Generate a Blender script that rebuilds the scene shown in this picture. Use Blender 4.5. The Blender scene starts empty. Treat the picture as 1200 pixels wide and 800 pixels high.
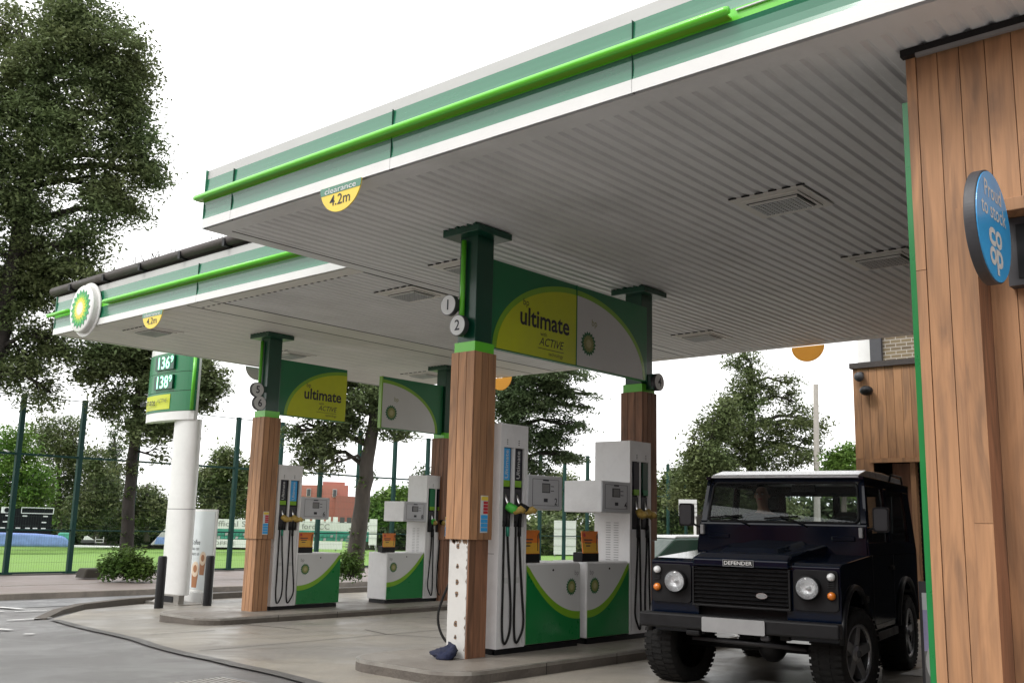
import bpy, bmesh, math, random
import numpy as np
from mathutils import Vector, Matrix
random.seed(7); rng = np.random.default_rng(11)
sc = bpy.context.scene; COL = sc.collection
V = Vector; PI = math.pi
# ------------------------------------------------------------------ camera
FPX, YAW, PITCH, ROLL, EYE = 1173.094, 0.7213512, 0.1806930, 0.0236426, V((0, 0, 1.45))
cy, sy, cp, sp = math.cos(YAW), math.sin(YAW), math.cos(PITCH), math.sin(PITCH)
fw = V((-sy*cp, cy*cp, sp)); rt = V((cy, sy, 0)); up = rt.cross(fw)
c_, s_ = math.cos(ROLL), math.sin(ROLL)
R2 = c_*rt + s_*up; U2 = -s_*rt + c_*up
cam = bpy.data.cameras.new('camera'); camo = bpy.data.objects.new('camera', cam); COL.objects.link(camo)
cam.sensor_width = 36; cam.lens = 36*FPX/1200; cam.clip_end = 6000; cam.clip_start = 0.05
camo.matrix_world = Matrix(((R2.x, U2.x, -fw.x, 0), (R2.y, U2.y, -fw.y, 0), (R2.z, U2.z, -fw.z, 1.45), (0, 0, 0, 1)))
sc.camera = camo
def ray(px, py):                      # viewing direction with unit depth
    return fw + R2*((px-600)/FPX) - U2*((py-400)/FPX)
def at(px, py, d): return EYE + ray(px, py)*d
def onX(px, py, x): r = ray(px, py); return EYE + r*(x/r.x)
def onY(px, py, y): r = ray(px, py); return EYE + r*(y/r.y)
def gz(x):                            # level of the ground
    if x > -8: return 0.0
    if x > -20: return .028*(x+8)
    if x > -22.8: return -.336 + (x+20)*.023
    if x > -29.6: return -.40
    if x > -110: return -.30 + .020*(x+29.6)
    return -1.908
def gp(px, py):
    r = ray(px, py); t = (.224-1.45)/(r.z-.028*r.x); P = EYE + r*t
    if P.x > -8: P = EYE - r*(1.45/r.z)
    return P
# ------------------------------------------------------------------ materials
MATS = {}
def srgb(r, g, b):
    f = lambda c: (c/255/12.92) if c/255 <= .04045 else ((c/255+.055)/1.055)**2.4
    return (f(r), f(g), f(b))
def mat(name, col, rough=.5, metal=0., var=.12, scale=6., bump=0., bscale=60., coat=0., spec=.5, dirt=0., stretch=None, em=0., isl=0.):
    m = bpy.data.materials.new(name); m.use_nodes = True; nt = m.node_tree; N = nt.nodes; L = nt.links
    b = N['Principled BSDF']; b.inputs['Roughness'].default_value = rough; b.inputs['Metallic'].default_value = metal
    b.inputs['Specular IOR Level'].default_value = spec; b.inputs['Coat Weight'].default_value = coat; b.inputs['Coat Roughness'].default_value = .08
    tc = N.new('ShaderNodeTexCoord'); mp = N.new('ShaderNodeMapping'); L.new(tc.outputs['Object'], mp.inputs['Vector'])
    if stretch: mp.inputs['Scale'].default_value = stretch
    n = N.new('ShaderNodeTexNoise'); n.inputs['Scale'].default_value = scale; n.inputs['Detail'].default_value = 6; n.inputs['Roughness'].default_value = .6
    L.new(mp.outputs['Vector'], n.inputs['Vector'])
    mr = N.new('ShaderNodeMapRange'); mr.inputs[1].default_value = .25; mr.inputs[2].default_value = .75
    mr.inputs[3].default_value = 1-var; mr.inputs[4].default_value = 1+var; L.new(n.outputs['Fac'], mr.inputs[0])
    mul = N.new('ShaderNodeVectorMath'); mul.operation = 'SCALE'; mul.inputs[0].default_value = col[:3]; L.new(mr.outputs[0], mul.inputs['Scale'])
    out = mul.outputs[0]
    if isl:
        g = N.new('ShaderNodeNewGeometry'); m2 = N.new('ShaderNodeMapRange'); m2.inputs[3].default_value = 1-isl; m2.inputs[4].default_value = 1+isl
        L.new(g.outputs['Random Per Island'], m2.inputs[0]); v2 = N.new('ShaderNodeVectorMath'); v2.operation = 'SCALE'
        L.new(out, v2.inputs[0]); L.new(m2.outputs[0], v2.inputs['Scale']); out = v2.outputs[0]
    if dirt:
        n3 = N.new('ShaderNodeTexNoise'); n3.inputs['Scale'].default_value = scale*.45; n3.inputs['Detail'].default_value = 9; n3.inputs['Roughness'].default_value = .75
        L.new(tc.outputs['Object'], n3.inputs['Vector'])
        r3 = N.new('ShaderNodeMapRange'); r3.inputs[1].default_value = .46; r3.inputs[2].default_value = .70; r3.inputs[4].default_value = dirt; L.new(n3.outputs['Fac'], r3.inputs[0])
        mx = N.new('ShaderNodeMix'); mx.data_type = 'RGBA'; mx.inputs[7].default_value = (.09, .08, .065, 1)
        L.new(r3.outputs[0], mx.inputs[0]); L.new(out, mx.inputs[6]); out = mx.outputs[2]
    L.new(out, b.inputs['Base Color'])
    r2 = N.new('ShaderNodeMapRange'); r2.inputs[1].default_value = .3; r2.inputs[2].default_value = .7
    r2.inputs[3].default_value = max(.03, rough*.8); r2.inputs[4].default_value = min(1, rough*1.2); L.new(n.outputs['Fac'], r2.inputs[0]); L.new(r2.outputs[0], b.inputs['Roughness'])
    if bump:
        nb = N.new('ShaderNodeTexNoise'); nb.inputs['Scale'].default_value = bscale; nb.inputs['Detail'].default_value = 5
        L.new(mp.outputs['Vector'], nb.inputs['Vector']); bp_ = N.new('ShaderNodeBump'); bp_.inputs['Strength'].default_value = bump; bp_.inputs['Distance'].default_value = .02
        L.new(nb.outputs['Fac'], bp_.inputs['Height']); L.new(bp_.outputs[0], b.inputs['Normal'])
    if em:
        b.inputs['Emission Color'].default_value = (*col[:3], 1); b.inputs['Emission Strength'].default_value = em
    MATS[name] = m; return m
def wood(name, c1, c2, c3, dirt=.35):
    m = bpy.data.materials.new(name); m.use_nodes = True; nt = m.node_tree; N = nt.nodes; L = nt.links; b = N['Principled BSDF']
    tc = N.new('ShaderNodeTexCoord'); g = N.new('ShaderNodeNewGeometry')
    off = N.new('ShaderNodeVectorMath'); off.operation = 'SCALE'; off.inputs[0].default_value = (3.1, 5.7, 23.); L.new(g.outputs['Random Per Island'], off.inputs['Scale'])
    ad = N.new('ShaderNodeVectorMath'); ad.operation = 'ADD'; L.new(tc.outputs['Object'], ad.inputs[0]); L.new(off.outputs[0], ad.inputs[1])
    mp = N.new('ShaderNodeMapping'); mp.inputs['Scale'].default_value = (7, 7, .9); L.new(ad.outputs[0], mp.inputs['Vector'])
    n = N.new('ShaderNodeTexNoise'); n.inputs['Scale'].default_value = 1.0; n.inputs['Detail'].default_value = 3; n.inputs['Distortion'].default_value = 1.6; L.new(mp.outputs[0], n.inputs['Vector'])
    mp2 = N.new('ShaderNodeMapping'); mp2.inputs['Scale'].default_value = (70, 70, 2.2); L.new(ad.outputs[0], mp2.inputs['Vector'])
    n2 = N.new('ShaderNodeTexNoise'); n2.inputs['Scale'].default_value = 1.; n2.inputs['Detail'].default_value = 5; L.new(mp2.outputs[0], n2.inputs['Vector'])
    cr = N.new('ShaderNodeValToRGB'); e = cr.color_ramp.elements; e[0].position = .32; e[0].color = (*c2, 1); e[1].position = .55; e[1].color = (*c1, 1)
    e3 = cr.color_ramp.elements.new(.72); e3.color = (*c3, 1); L.new(n.outputs['Fac'], cr.inputs[0])
    m1 = N.new('ShaderNodeMapRange'); m1.inputs[1].default_value = .3; m1.inputs[2].default_value = .7; m1.inputs[3].default_value = .90; m1.inputs[4].default_value = 1.08; L.new(n2.outputs['Fac'], m1.inputs[0])
    m2 = N.new('ShaderNodeMapRange'); m2.inputs[3].default_value = .86; m2.inputs[4].default_value = 1.12; L.new(g.outputs['Random Per Island'], m2.inputs[0])
    mm = N.new('ShaderNodeMath'); mm.operation = 'MULTIPLY'; L.new(m1.outputs[0], mm.inputs[0]); L.new(m2.outputs[0], mm.inputs[1])
    s = N.new('ShaderNodeVectorMath'); s.operation = 'SCALE'; L.new(cr.outputs[0], s.inputs[0]); L.new(mm.outputs[0], s.inputs['Scale'])
    L.new(s.outputs[0], b.inputs['Base Color']); b.inputs['Roughness'].default_value = .55; b.inputs['Specular IOR Level'].default_value = .35
    bp_ = N.new('ShaderNodeBump'); bp_.inputs['Strength'].default_value = .25; bp_.inputs['Distance'].default_value = .01; L.new(n2.outputs['Fac'], bp_.inputs['Height']); L.new(bp_.outputs[0], b.inputs['Normal'])
    MATS[name] = m; return m
def groundmat(name, c1, c2, stain, r0, r1, fine=140, sc=.45):
    m = bpy.data.materials.new(name); m.use_nodes = True; nt = m.node_tree; N = nt.nodes; L = nt.links; b = N['Principled BSDF']; tc = N.new('ShaderNodeTexCoord')
    def noise(scale, det, dist=0., vec=None):
        n = N.new('ShaderNodeTexNoise'); n.inputs['Scale'].default_value = scale; n.inputs['Detail'].default_value = det; n.inputs['Roughness'].default_value = .65; n.inputs['Distortion'].default_value = dist; L.new(vec or tc.outputs['Object'], n.inputs['Vector']); return n.outputs['Fac']
    def rng2(x, a, b2, c, d): q = N.new('ShaderNodeMapRange'); q.inputs[1].default_value = a; q.inputs[2].default_value = b2; q.inputs[3].default_value = c; q.inputs[4].default_value = d; L.new(x, q.inputs[0]); return q.outputs[0]
    def mix(f, a, b2, mode='MIX'):
        q = N.new('ShaderNodeMix'); q.data_type = 'RGBA'; q.blend_type = mode; L.new(f, q.inputs[0])
        for i, v in ((6, a), (7, b2)):
            if isinstance(v, tuple): q.inputs[i].default_value = (*v, 1)
            else: L.new(v, q.inputs[i])
        return q.outputs[2]
    big = noise(sc, 5, .6); col = mix(rng2(big, .38, .62, 0, 1), c1, c2)
    st = noise(1.7, 7, 1.2); col = mix(rng2(st, .55, .70, 0, .45), col, stain)
    sp = noise(9, 3); col = mix(rng2(sp, .66, .73, 0, .4), col, stain)
    fn = noise(fine, 2); sc_ = N.new('ShaderNodeVectorMath'); sc_.operation = 'SCALE'; L.new(col, sc_.inputs[0]); L.new(rng2(fn, .3, .7, .78, 1.22), sc_.inputs['Scale']); L.new(sc_.outputs[0], b.inputs['Base Color'])
    L.new(rng2(noise(.8, 4, .8), .4, .6, r0, r1), b.inputs['Roughness']); b.inputs['Specular IOR Level'].default_value = .5
    bp_ = N.new('ShaderNodeBump'); bp_.inputs['Strength'].default_value = .18; bp_.inputs['Distance'].default_value = .01; L.new(fn, bp_.inputs['Height']); L.new(bp_.outputs[0], b.inputs['Normal']); MATS[name] = m
def leafmat(name, col, hue=.03, val=.35, tl=.3):
    m = bpy.data.materials.new(name); m.use_nodes = True; nt = m.node_tree; N = nt.nodes; L = nt.links; b = N['Principled BSDF']
    g = N.new('ShaderNodeNewGeometry'); tc = N.new('ShaderNodeTexCoord'); n = N.new('ShaderNodeTexNoise'); n.inputs['Scale'].default_value = .55; n.inputs['Detail'].default_value = 3; L.new(tc.outputs['Object'], n.inputs['Vector'])
    h = N.new('ShaderNodeHueSaturation'); h.inputs['Color'].default_value = (*col, 1)
    a = N.new('ShaderNodeMapRange'); a.inputs[1].default_value = .3; a.inputs[2].default_value = .7; a.inputs[3].default_value = .5-hue; a.inputs[4].default_value = .5+hue*.6; L.new(n.outputs['Fac'], a.inputs[0]); L.new(a.outputs[0], h.inputs['Hue'])
    v = N.new('ShaderNodeMapRange'); v.inputs[3].default_value = 1-val; v.inputs[4].default_value = 1+val; L.new(g.outputs['Random Per Island'], v.inputs[0]); L.new(v.outputs[0], h.inputs['Value'])
    L.new(h.outputs[0], b.inputs['Base Color']); b.inputs['Roughness'].default_value = .6; b.inputs['Specular IOR Level'].default_value = .25
    t = N.new('ShaderNodeBsdfTranslucent'); L.new(h.outputs[0], t.inputs['Color']); mx = N.new('ShaderNodeMixShader'); mx.inputs[0].default_value = .3
    L.new(b.outputs[0], mx.inputs[1]); L.new(t.outputs[0], mx.inputs[2]); L.new(mx.outputs[0], N['Material Output'].inputs['Surface'])
    MATS[name] = m; mx.inputs[0].default_value = tl; return m
def glass(name, tint=(.8, .85, .85), rough=.02, fac=.25):
    m = bpy.data.materials.new(name); m.use_nodes = True; N = m.node_tree.nodes; L = m.node_tree.links; N.remove(N['Principled BSDF'])
    t = N.new('ShaderNodeBsdfTransparent'); t.inputs[0].default_value = (*tint, 1); g = N.new('ShaderNodeBsdfGlossy'); g.inputs['Roughness'].default_value = rough
    f = N.new('ShaderNodeFresnel'); f.inputs[0].default_value = 1.5; ad = N.new('ShaderNodeMath'); ad.operation = 'MULTIPLY'; ad.inputs[1].default_value = fac*4; L.new(f.outputs[0], ad.inputs[0])
    mx = N.new('ShaderNodeMixShader'); L.new(ad.outputs[0], mx.inputs[0]); L.new(t.outputs[0], mx.inputs[1]); L.new(g.outputs[0], mx.inputs[2]); L.new(mx.outputs[0], N['Material Output'].inputs['Surface'])
    MATS[name] = m; return m
mat('white', (.74, .74, .72), .35, var=.04, dirt=.10, scale=2.5, coat=.2)
mat('pumpwhite', (.76, .76, .76), .4, var=.05, dirt=.16, scale=3)
mat('silver', (.42, .43, .44), .42, metal=.3, var=.06, scale=5, dirt=.1)
mat('headgrey', (.54, .55, .57), .45, var=.06, scale=5)
mat('offwhite', (.6, .6, .57), .5, var=.06, dirt=.12, scale=2)
mat('topedge', (.47, .47, .46), .5, var=.06, scale=2, dirt=.1, stretch=(1, 1, 5))
mat('soffit', (.735, .735, .74), .5, var=.10, scale=1.3, dirt=.2, stretch=(1, .35, 1))
mat('soffit2', (.72, .70, .66), .55, var=.08, scale=1.3, dirt=.15)
mat('green', (.005, .16, .055), .4, var=.05, scale=2, coat=.15)
mat('fasciagreen', (.018, .165, .085), .25, var=.05, scale=1.5, coat=.6, stretch=(1, 1, 6))
mat('steelgreen', (.003, .055, .03), .35, var=.06, scale=2, coat=.2)
mat('lime', (.13, .60, .03), .35, var=.05, scale=4, coat=.4)
mat('limeprint', (.20, .42, .02), .35, var=.05, coat=.2)
mat('pumpgreen', (.008, .19, .045), .3, var=.06, scale=3, coat=.3)
mat('yellowprint', (.54, .60, .015), .4, var=.05)
mat('whiteprint', (.62, .63, .62), .4, var=.04, scale=2)
mat('yellow', (.80, .60, .08), .45, var=.08)
leafmat('amberback', (.9, .62, .25), .0, .0, .7)
mat('black', (.008, .008, .009), .5, var=.2, spec=.3)
mat('rubber', (.012, .012, .012), .75, var=.3, scale=20, bump=.3, dirt=.1, spec=.25)
mat('ink', (.02, .02, .03), .5, var=.05)
mat('darkgrey', (.05, .05, .055), .5, var=.15)
mat('midgrey', (.22, .22, .22), .55, var=.12)
mat('lightgrey', (.4, .4, .4), .5, var=.08)
mat('roofdark', (.055, .045, .042), .7, var=.35, scale=3, bump=.4, bscale=20)
mat('navy', (.0018, .005, .015), .3, var=.1, scale=3, coat=.7, spec=.0)
mat('navyroof', (.80, .81, .82), .3, var=.08, scale=30, coat=.6, bump=.15, bscale=90)  # car roof: reflected sky painted in as a near-white colour
mat('blackplastic', (.010, .010, .011), .5, var=.2, scale=12, spec=.3)
mat('alloy', (.32, .32, .33), .35, metal=.8, var=.12, dirt=.35, scale=8)
mat('chrome', (.7, .7, .7), .12, metal=1.)
mat('lens', (.75, .76, .76), .12, var=.15, scale=25, coat=1., bump=.3, bscale=40)
mat('reflector', (.86, .87, .88), .25, metal=.35, var=.12, scale=40, bump=.4, bscale=60); mat('orange', (.8, .22, .02), .2, var=.1, coat=.6)
mat('posterorange', (.75, .20, .02), .5, var=.25, scale=4)
mat('posteryellow', (.75, .42, .04), .5, var=.15, scale=4)
mat('red', (.5, .03, .04), .5); mat('blue', (.04, .16, .5), .5); mat('skyblue', (.05, .38, .78), .35, var=.05, coat=.3)
mat('greenhandle', (.06, .42, .05), .45); mat('gold', (.38, .26, .06), .5, var=.2); mat('teal', (.02, .2, .13), .5)
mat('plate', (.30, .30, .30), .5, var=.12, scale=5)
groundmat('concrete', (.285, .258, .215), (.215, .20, .18), (.11, .10, .09), .3, .6)
groundmat('islandconcrete', (.23, .205, .175), (.17, .15, .13), (.09, .08, .07), .35, .65, 90, 1.)
groundmat('asphalt', (.155, .148, .145), (.12, .115, .112), (.08, .075, .073), .32, .5, 200, .3)
groundmat('patch', (.10, .095, .09), (.085, .08, .075), (.06, .055, .05), .4, .6, 160, .8)
groundmat('road', (.16, .16, .162), (.13, .13, .132), (.09, .09, .09), .3, .55, 160, .3)
mat('pavement', (.19, .155, .14), .6, var=.12, scale=1.5, bump=.2, dirt=.2)
mat('kerb', (.24, .21, .18), .7, var=.25, scale=3, bump=.4, bscale=30, dirt=.5)
mat('kerbdark', (.11, .095, .08), .8, var=.3, scale=4, bump=.5, bscale=30)
mat('galv', (.36, .34, .31), .35, metal=.6, var=.2, scale=5, dirt=.4)
mat('paintline', (.7, .7, .68), .5, var=.2, scale=8, dirt=.25)
mat('grass', (.12, .235, .03), .9, var=.12, scale=1., bump=.4, bscale=150)
mat('grasspale', (.20, .27, .08), .9, var=.2, scale=2)
mat('soil', (.035, .03, .022), .9, var=.4, bump=.5)
mat('fencegreen', (.008, .038, .032), .6, var=.15, spec=.2)
mat('mesh', (.02, .05, .035), .5)
mat('bark', (.075, .065, .055), .9, var=.45, scale=6, bump=1., bscale=18, stretch=(1, 1, .3))
mat('barkdark', (.035, .03, .026), .9, var=.45, scale=6, bump=1., bscale=18, stretch=(1, 1, .3))
mat('polewood', (.3, .28, .25), .8, var=.2, stretch=(4, 4, .5), bump=.3)
mat('brickred', (.34, .13, .10), .8, var=.1, scale=3)
mat('brickred2', (.24, .085, .07), .8, var=.1, scale=3)
mat('coverblue', (.16, .24, .50), .6, var=.25, scale=3)
mat('seatgreen', (.06, .3, .22), .6, var=.3, scale=5)
mat('scoreblack', (.012, .013, .014), .8, spec=.05)
mat('digit', (.35, 1., .62), .5, em=1.1)
mat('petal1', (.01, .30, .08), .4); mat('petal2', (.16, .50, .04), .4); mat('petal3', (.80, .62, .04), .4); mat('petal4', (.85, .82, .55), .4)
mat('petaldim', (.26, .28, .09), .5); mat('petal0', (.02, .14, .05), .5); mat('petaldim2', (.42, .40, .20), .5)
mat('skin', (.42, .24, .17), .55, var=.08); mat('hair', (.03, .022, .017), .8, var=.3, scale=30, bump=.5)
mat('cloth', (.03, .035, .05), .9, var=.25, bump=.3); mat('seatfabric', (.03, .03, .032), .85, var=.2)
mat('clothblue', (.010, .014, .04), .9, var=.5, scale=9, bump=.8, bscale=25); mat('coffee', (.40, .17, .07), .6); mat('cream', (.75, .6, .45), .6)
mat('bannerpic', (.68, .72, .73), .4, var=.08, scale=1.5); mat('purple', (.42, .40, .62), .5, var=.2); mat('crust', (.45, .27, .10), .7, var=.35, scale=14)
mat('chipped', (.62, .61, .58), .5, var=.05, dirt=.2, scale=5); mat('rust', (.20, .13, .08), .9, var=.5, scale=40)
mat('cargreen', (.006, .05, .025), .4, coat=.1, var=.1)
wood('cladding', srgb(172, 129, 94), srgb(142, 108, 82), srgb(179, 135, 99))
wood('claddingred', srgb(142, 102, 78), srgb(108, 80, 62), srgb(154, 112, 86))
leafmat('leafbig', (.125, .165, .07), .03, .45); leafmat('leafmid', (.115, .15, .06), .03, .4); leafmat('leafbright', (.10, .185, .035), .02, .3); leafmat('leafdark', (.07, .105, .045), .02); leafmat('leafgrey', (.12, .15, .065), .03, .35); leafmat('leafivy', (.08, .14, .03), .02, .45)
glass('glass', (.86, .9, .9), .01, .14); glass('headglass', (.97, .98, .98), .03, .3); glass('sideglass', (.88, .92, .92), .02, .16)
# brick wall for the far building
def brickmat():
    m = bpy.data.materials.new('brick'); m.use_nodes = True; N = m.node_tree.nodes; L = m.node_tree.links; b = N['Principled BSDF']; b.inputs['Roughness'].default_value = .85
    tc = N.new('ShaderNodeTexCoord'); mp = N.new('ShaderNodeMapping'); mp.inputs['Rotation'].default_value = (-PI/2, 0, 0); L.new(tc.outputs['Object'], mp.inputs[0])
    k = N.new('ShaderNodeTexBrick'); k.inputs['Color1'].default_value = (.20, .155, .09, 1); k.inputs['Color2'].default_value = (.12, .09, .06, 1); k.inputs['Mortar'].default_value = (.38, .35, .30, 1)
    k.inputs['Scale'].default_value = 1; k.inputs['Brick Width'].default_value = .24; k.inputs['Row Height'].default_value = .085; k.inputs['Mortar Size'].default_value = .009; L.new(mp.outputs[0], k.inputs['Vector']); L.new(k.outputs['Color'], b.inputs['Base Color'])
    MATS['brick'] = m
brickmat()
# ------------------------------------------------------------------ mesh builder
_tc = {}
def text_mesh(s, bold, shear, ext):
    key = (s, bold, shear, ext)
    if key in _tc: return _tc[key]
    cu = bpy.data.curves.new('t', 'FONT'); cu.body = s; cu.size = 1; cu.align_x = 'CENTER'; cu.align_y = 'CENTER'; cu.offset = bold; cu.shear = shear; cu.extrude = ext; cu.resolution_u = 3
    o = bpy.data.objects.new('t', cu); COL.objects.link(o); bpy.context.view_layer.update()
    me = bpy.data.meshes.new_from_object(o.evaluated_get(bpy.context.evaluated_depsgraph_get()))
    vs = [tuple(v.co) for v in me.vertices]; fs = [tuple(p.vertices) for p in me.polygons]
    bpy.data.objects.remove(o); bpy.data.curves.remove(cu); bpy.data.meshes.remove(me)
    _tc[key] = (vs, fs); return _tc[key]
FX = lambda x, y=0, z=0: (V((x, y, z)), V((0, 1, 0)), V((0, 0, 1)), V((1, 0, 0)))      # plane facing +X
FY = lambda y, x=0, z=0: (V((x, y, z)), V((1, 0, 0)), V((0, 0, 1)), V((0, -1, 0)))     # plane facing -Y
FB = lambda y, x=0, z=0: (V((x, y, z)), V((-1, 0, 0)), V((0, 0, 1)), V((0, 1, 0)))     # plane facing +Y
class MB:
    def __init__(s): s.v = []; s.f = []; s.m = []; s.mats = []; s.sm = []
    def mi(s, name):
        if name not in s.mats: s.mats.append(name)
        return s.mats.index(name)
    def add(s, vs, fs, m, smooth=False):
        o = len(s.v); s.v += [tuple(v) for v in vs]; k = s.mi(m)
        for f in fs: s.f.append(tuple(i+o for i in f)); s.m.append(k); s.sm.append(smooth)
        return s
    def box(s, a, b, m):
        x0, y0, z0 = [min(a[i], b[i]) for i in range(3)]; x1, y1, z1 = [max(a[i], b[i]) for i in range(3)]
        return s.add([(x0, y0, z0), (x1, y0, z0), (x1, y1, z0), (x0, y1, z0), (x0, y0, z1), (x1, y0, z1), (x1, y1, z1), (x0, y1, z1)],
                     [(3, 2, 1, 0), (4, 5, 6, 7), (0, 1, 5, 4), (1, 2, 6, 5), (2, 3, 7, 6), (3, 0, 4, 7)], m)
    def prism(s, poly, fr, d0, d1, m, smooth=False):     # polygon in (u,v), extruded along w from d0 to d1
        o, u, v, w = fr; n = len(poly)
        a = sum(poly[i][0]*poly[(i+1) % n][1]-poly[(i+1) % n][0]*poly[i][1] for i in range(n))
        if a < 0: poly = poly[::-1]
        A = [o+u*p[0]+v*p[1]+w*d0 for p in poly]; B = [o+u*p[0]+v*p[1]+w*d1 for p in poly]
        if (u.cross(v)).dot(w)*(d1-d0) < 0: A, B = B, A
        s.add(A+B, [tuple(range(n-1, -1, -1)), tuple(range(n, 2*n))]+[(i, (i+1) % n, n+(i+1) % n, n+i) for i in range(n)], m, smooth); return s
    def disc(s, c, r, fr, d0, d1, m, n=32, ry=None, a0=0, a1=2*PI):
        ry = ry or r; full = abs(a1-a0-2*PI) < 1e-6; k = n if full else n+1
        return s.prism([(c[0]+r*math.cos(a0+(a1-a0)*i/n), c[1]+ry*math.sin(a0+(a1-a0)*i/n)) for i in range(k)], fr, d0, d1, m)
    def tube(s, pts, r, m, n=8, caps=True, closed=False):
        pts = [V(p) for p in pts]; k = len(pts); rs = r if isinstance(r, (list, tuple)) else [r]*k; vs = []; pu = None
        for i, p in enumerate(pts):
            t = (pts[(i+1) % k]-pts[i-1]) if closed else (pts[min(i+1, k-1)]-pts[max(i-1, 0)])
            t = t.normalized() if t.length > 1e-9 else V((0, 0, 1))
            if pu is None: pu = t.orthogonal().normalized()
            pu = (pu-t*pu.dot(t)); pu = pu.normalized() if pu.length > 1e-6 else t.orthogonal().normalized(); q = t.cross(pu)
            vs += [p+(pu*math.cos(2*PI*j/n)+q*math.sin(2*PI*j/n))*rs[i] for j in range(n)]
        fs = [(i*n+j, i*n+(j+1) % n, ((i+1) % k)*n+(j+1) % n, ((i+1) % k)*n+j) for i in range(k if closed else k-1) for j in range(n)]
        if caps and not closed: fs += [tuple(range(n-1, -1, -1)), tuple(range((k-1)*n, k*n))]
        return s.add(vs, fs, m, True)
    def lathe(s, prof, fr, m, n=32, sm=True):            # prof: (radius, along w)
        o, u, v, w = fr; vs = []
        for r, d in prof: vs += [o+u*(r*math.cos(2*PI*j/n))+v*(r*math.sin(2*PI*j/n))+w*d for j in range(n)]
        k = len(prof); return s.add(vs, [(i*n+j, i*n+(j+1) % n, (i+1)*n+(j+1) % n, (i+1)*n+j) for i in range(k-1) for j in range(n)], m, sm)
    def ball(s, c, r, m, n=14, k=8):
        c = V(c); r = r if isinstance(r, (tuple, list)) else (r, r, r)
        vs = [c+V((r[0]*math.sin(PI*i/k)*math.cos(2*PI*j/n), r[1]*math.sin(PI*i/k)*math.sin(2*PI*j/n), r[2]*math.cos(PI*i/k))) for i in range(k+1) for j in range(n)]
        return s.add(vs, [(i*n+j, i*n+(j+1) % n, (i+1)*n+(j+1) % n, (i+1)*n+j) for i in range(k) for j in range(n)], m, True)
    def text(s, t, size, c, fr, d, m, bold=0., shear=0., w=None, rot=0., ext=.0):
        vs, fs = text_mesh(t, bold, shear, 0.0)
        wd = max(v[0] for v in vs)-min(v[0] for v in vs); cx = (max(v[0] for v in vs)+min(v[0] for v in vs))/2
        sx = (w/wd) if w else size; o, u, v_, n = fr; cr, sr = math.cos(rot), math.sin(rot)
        P = []
        for v in vs:
            a, b = (v[0]-cx)*sx, v[1]*size; a, b = a*cr-b*sr, a*sr+b*cr
            P.append(o+u*(c[0]+a)+v_*(c[1]+b)+n*d)
        return s.add(P, fs, m)
    def build(s, name, parent=None, org=None, bevel=0., smooth=False, seg=2):
        me = bpy.data.meshes.new(name)
        o3 = V(org) if org is not None else (V(parent['_o']) if parent is not None and '_o' in parent else V((0, 0, 0)))
        me.from_pydata([(v[0]-o3.x, v[1]-o3.y, v[2]-o3.z) for v in s.v], [], s.f)
        for n in s.mats: me.materials.append(MATS[n])
        me.polygons.foreach_set('material_index', s.m); me.polygons.foreach_set('use_smooth', [smooth or q for q in s.sm]); me.update()
        o = bpy.data.objects.new(name, me); COL.objects.link(o)
        if parent is not None: o.parent = parent
        elif org is not None: o.location = o3
        if bevel: b = o.modifiers.new('b', 'BEVEL'); b.width = bevel; b.segments = seg; b.limit_method = 'ANGLE'; b.angle_limit = math.radians(40); b.harden_normals = False
        return o
def smooth(pts, k=5):
    out = []; n = len(pts)
    for i in range(n-1):
        p0, p1, p2, p3 = [V(pts[min(max(i+q, 0), n-1)]) for q in (-1, 0, 1, 2)]
        for j in range(k): u = j/k; out.append(.5*((2*p1)+(-p0+p2)*u+(2*p0-5*p1+4*p2-p3)*u*u+(-p0+3*p1-3*p2+p3)*u**3))
    return out+[V(pts[-1])]
def helios(mb, c, R, fr, d, simple=False, st=.002):
    for i, (k, m, in_) in enumerate([(1, 'petal1', .80), (.80, 'petal2', .78), (.60 if not simple else .74, 'petal3', .76), (.38, 'petal4', .75)]):
        n = 18; po = []
        for j in range(n*2):
            a = PI*j/n+(PI/n/2 if i % 2 else 0); r = R*k*(1 if j % 2 == 0 else in_); po.append((c[0]+r*math.cos(a), c[1]+r*math.sin(a)))
        mb.prism(po, fr, d+st*i, d+st*(i+1), (('petal0', 'petal0', 'petaldim', 'petaldim2')[i] if simple else m))
def tag(o, label=None, cat=None, group=None, kind=None):
    if label: o['label'] = label
    if cat: o['category'] = cat
    if group: o['group'] = group
    if kind: o['kind'] = kind
    return o
def thing(name, loc, label, cat, group=None, rz=0., world=True):
    o = bpy.data.objects.new(name, None); COL.objects.link(o); o.location = loc; o.rotation_euler = (0, 0, rz); o.empty_display_size = .2
    tag(o, label, cat, group)
    if world and not rz: o['_o'] = tuple(loc)
    return o
def dup(root, loc, label=None, rz=None):
    def cp(o, par):
        c = o.copy(); COL.objects.link(c); c.parent = par
        for ch in [x for x in bpy.data.objects if x.parent == o]: cp(ch, c)
        return c
    r = cp(root, None); r.location = loc
    if rz is not None: r.rotation_euler = (0, 0, rz)
    if label: r['label'] = label
    return r
def struct(o): o['kind'] = 'structure'; return o
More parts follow.
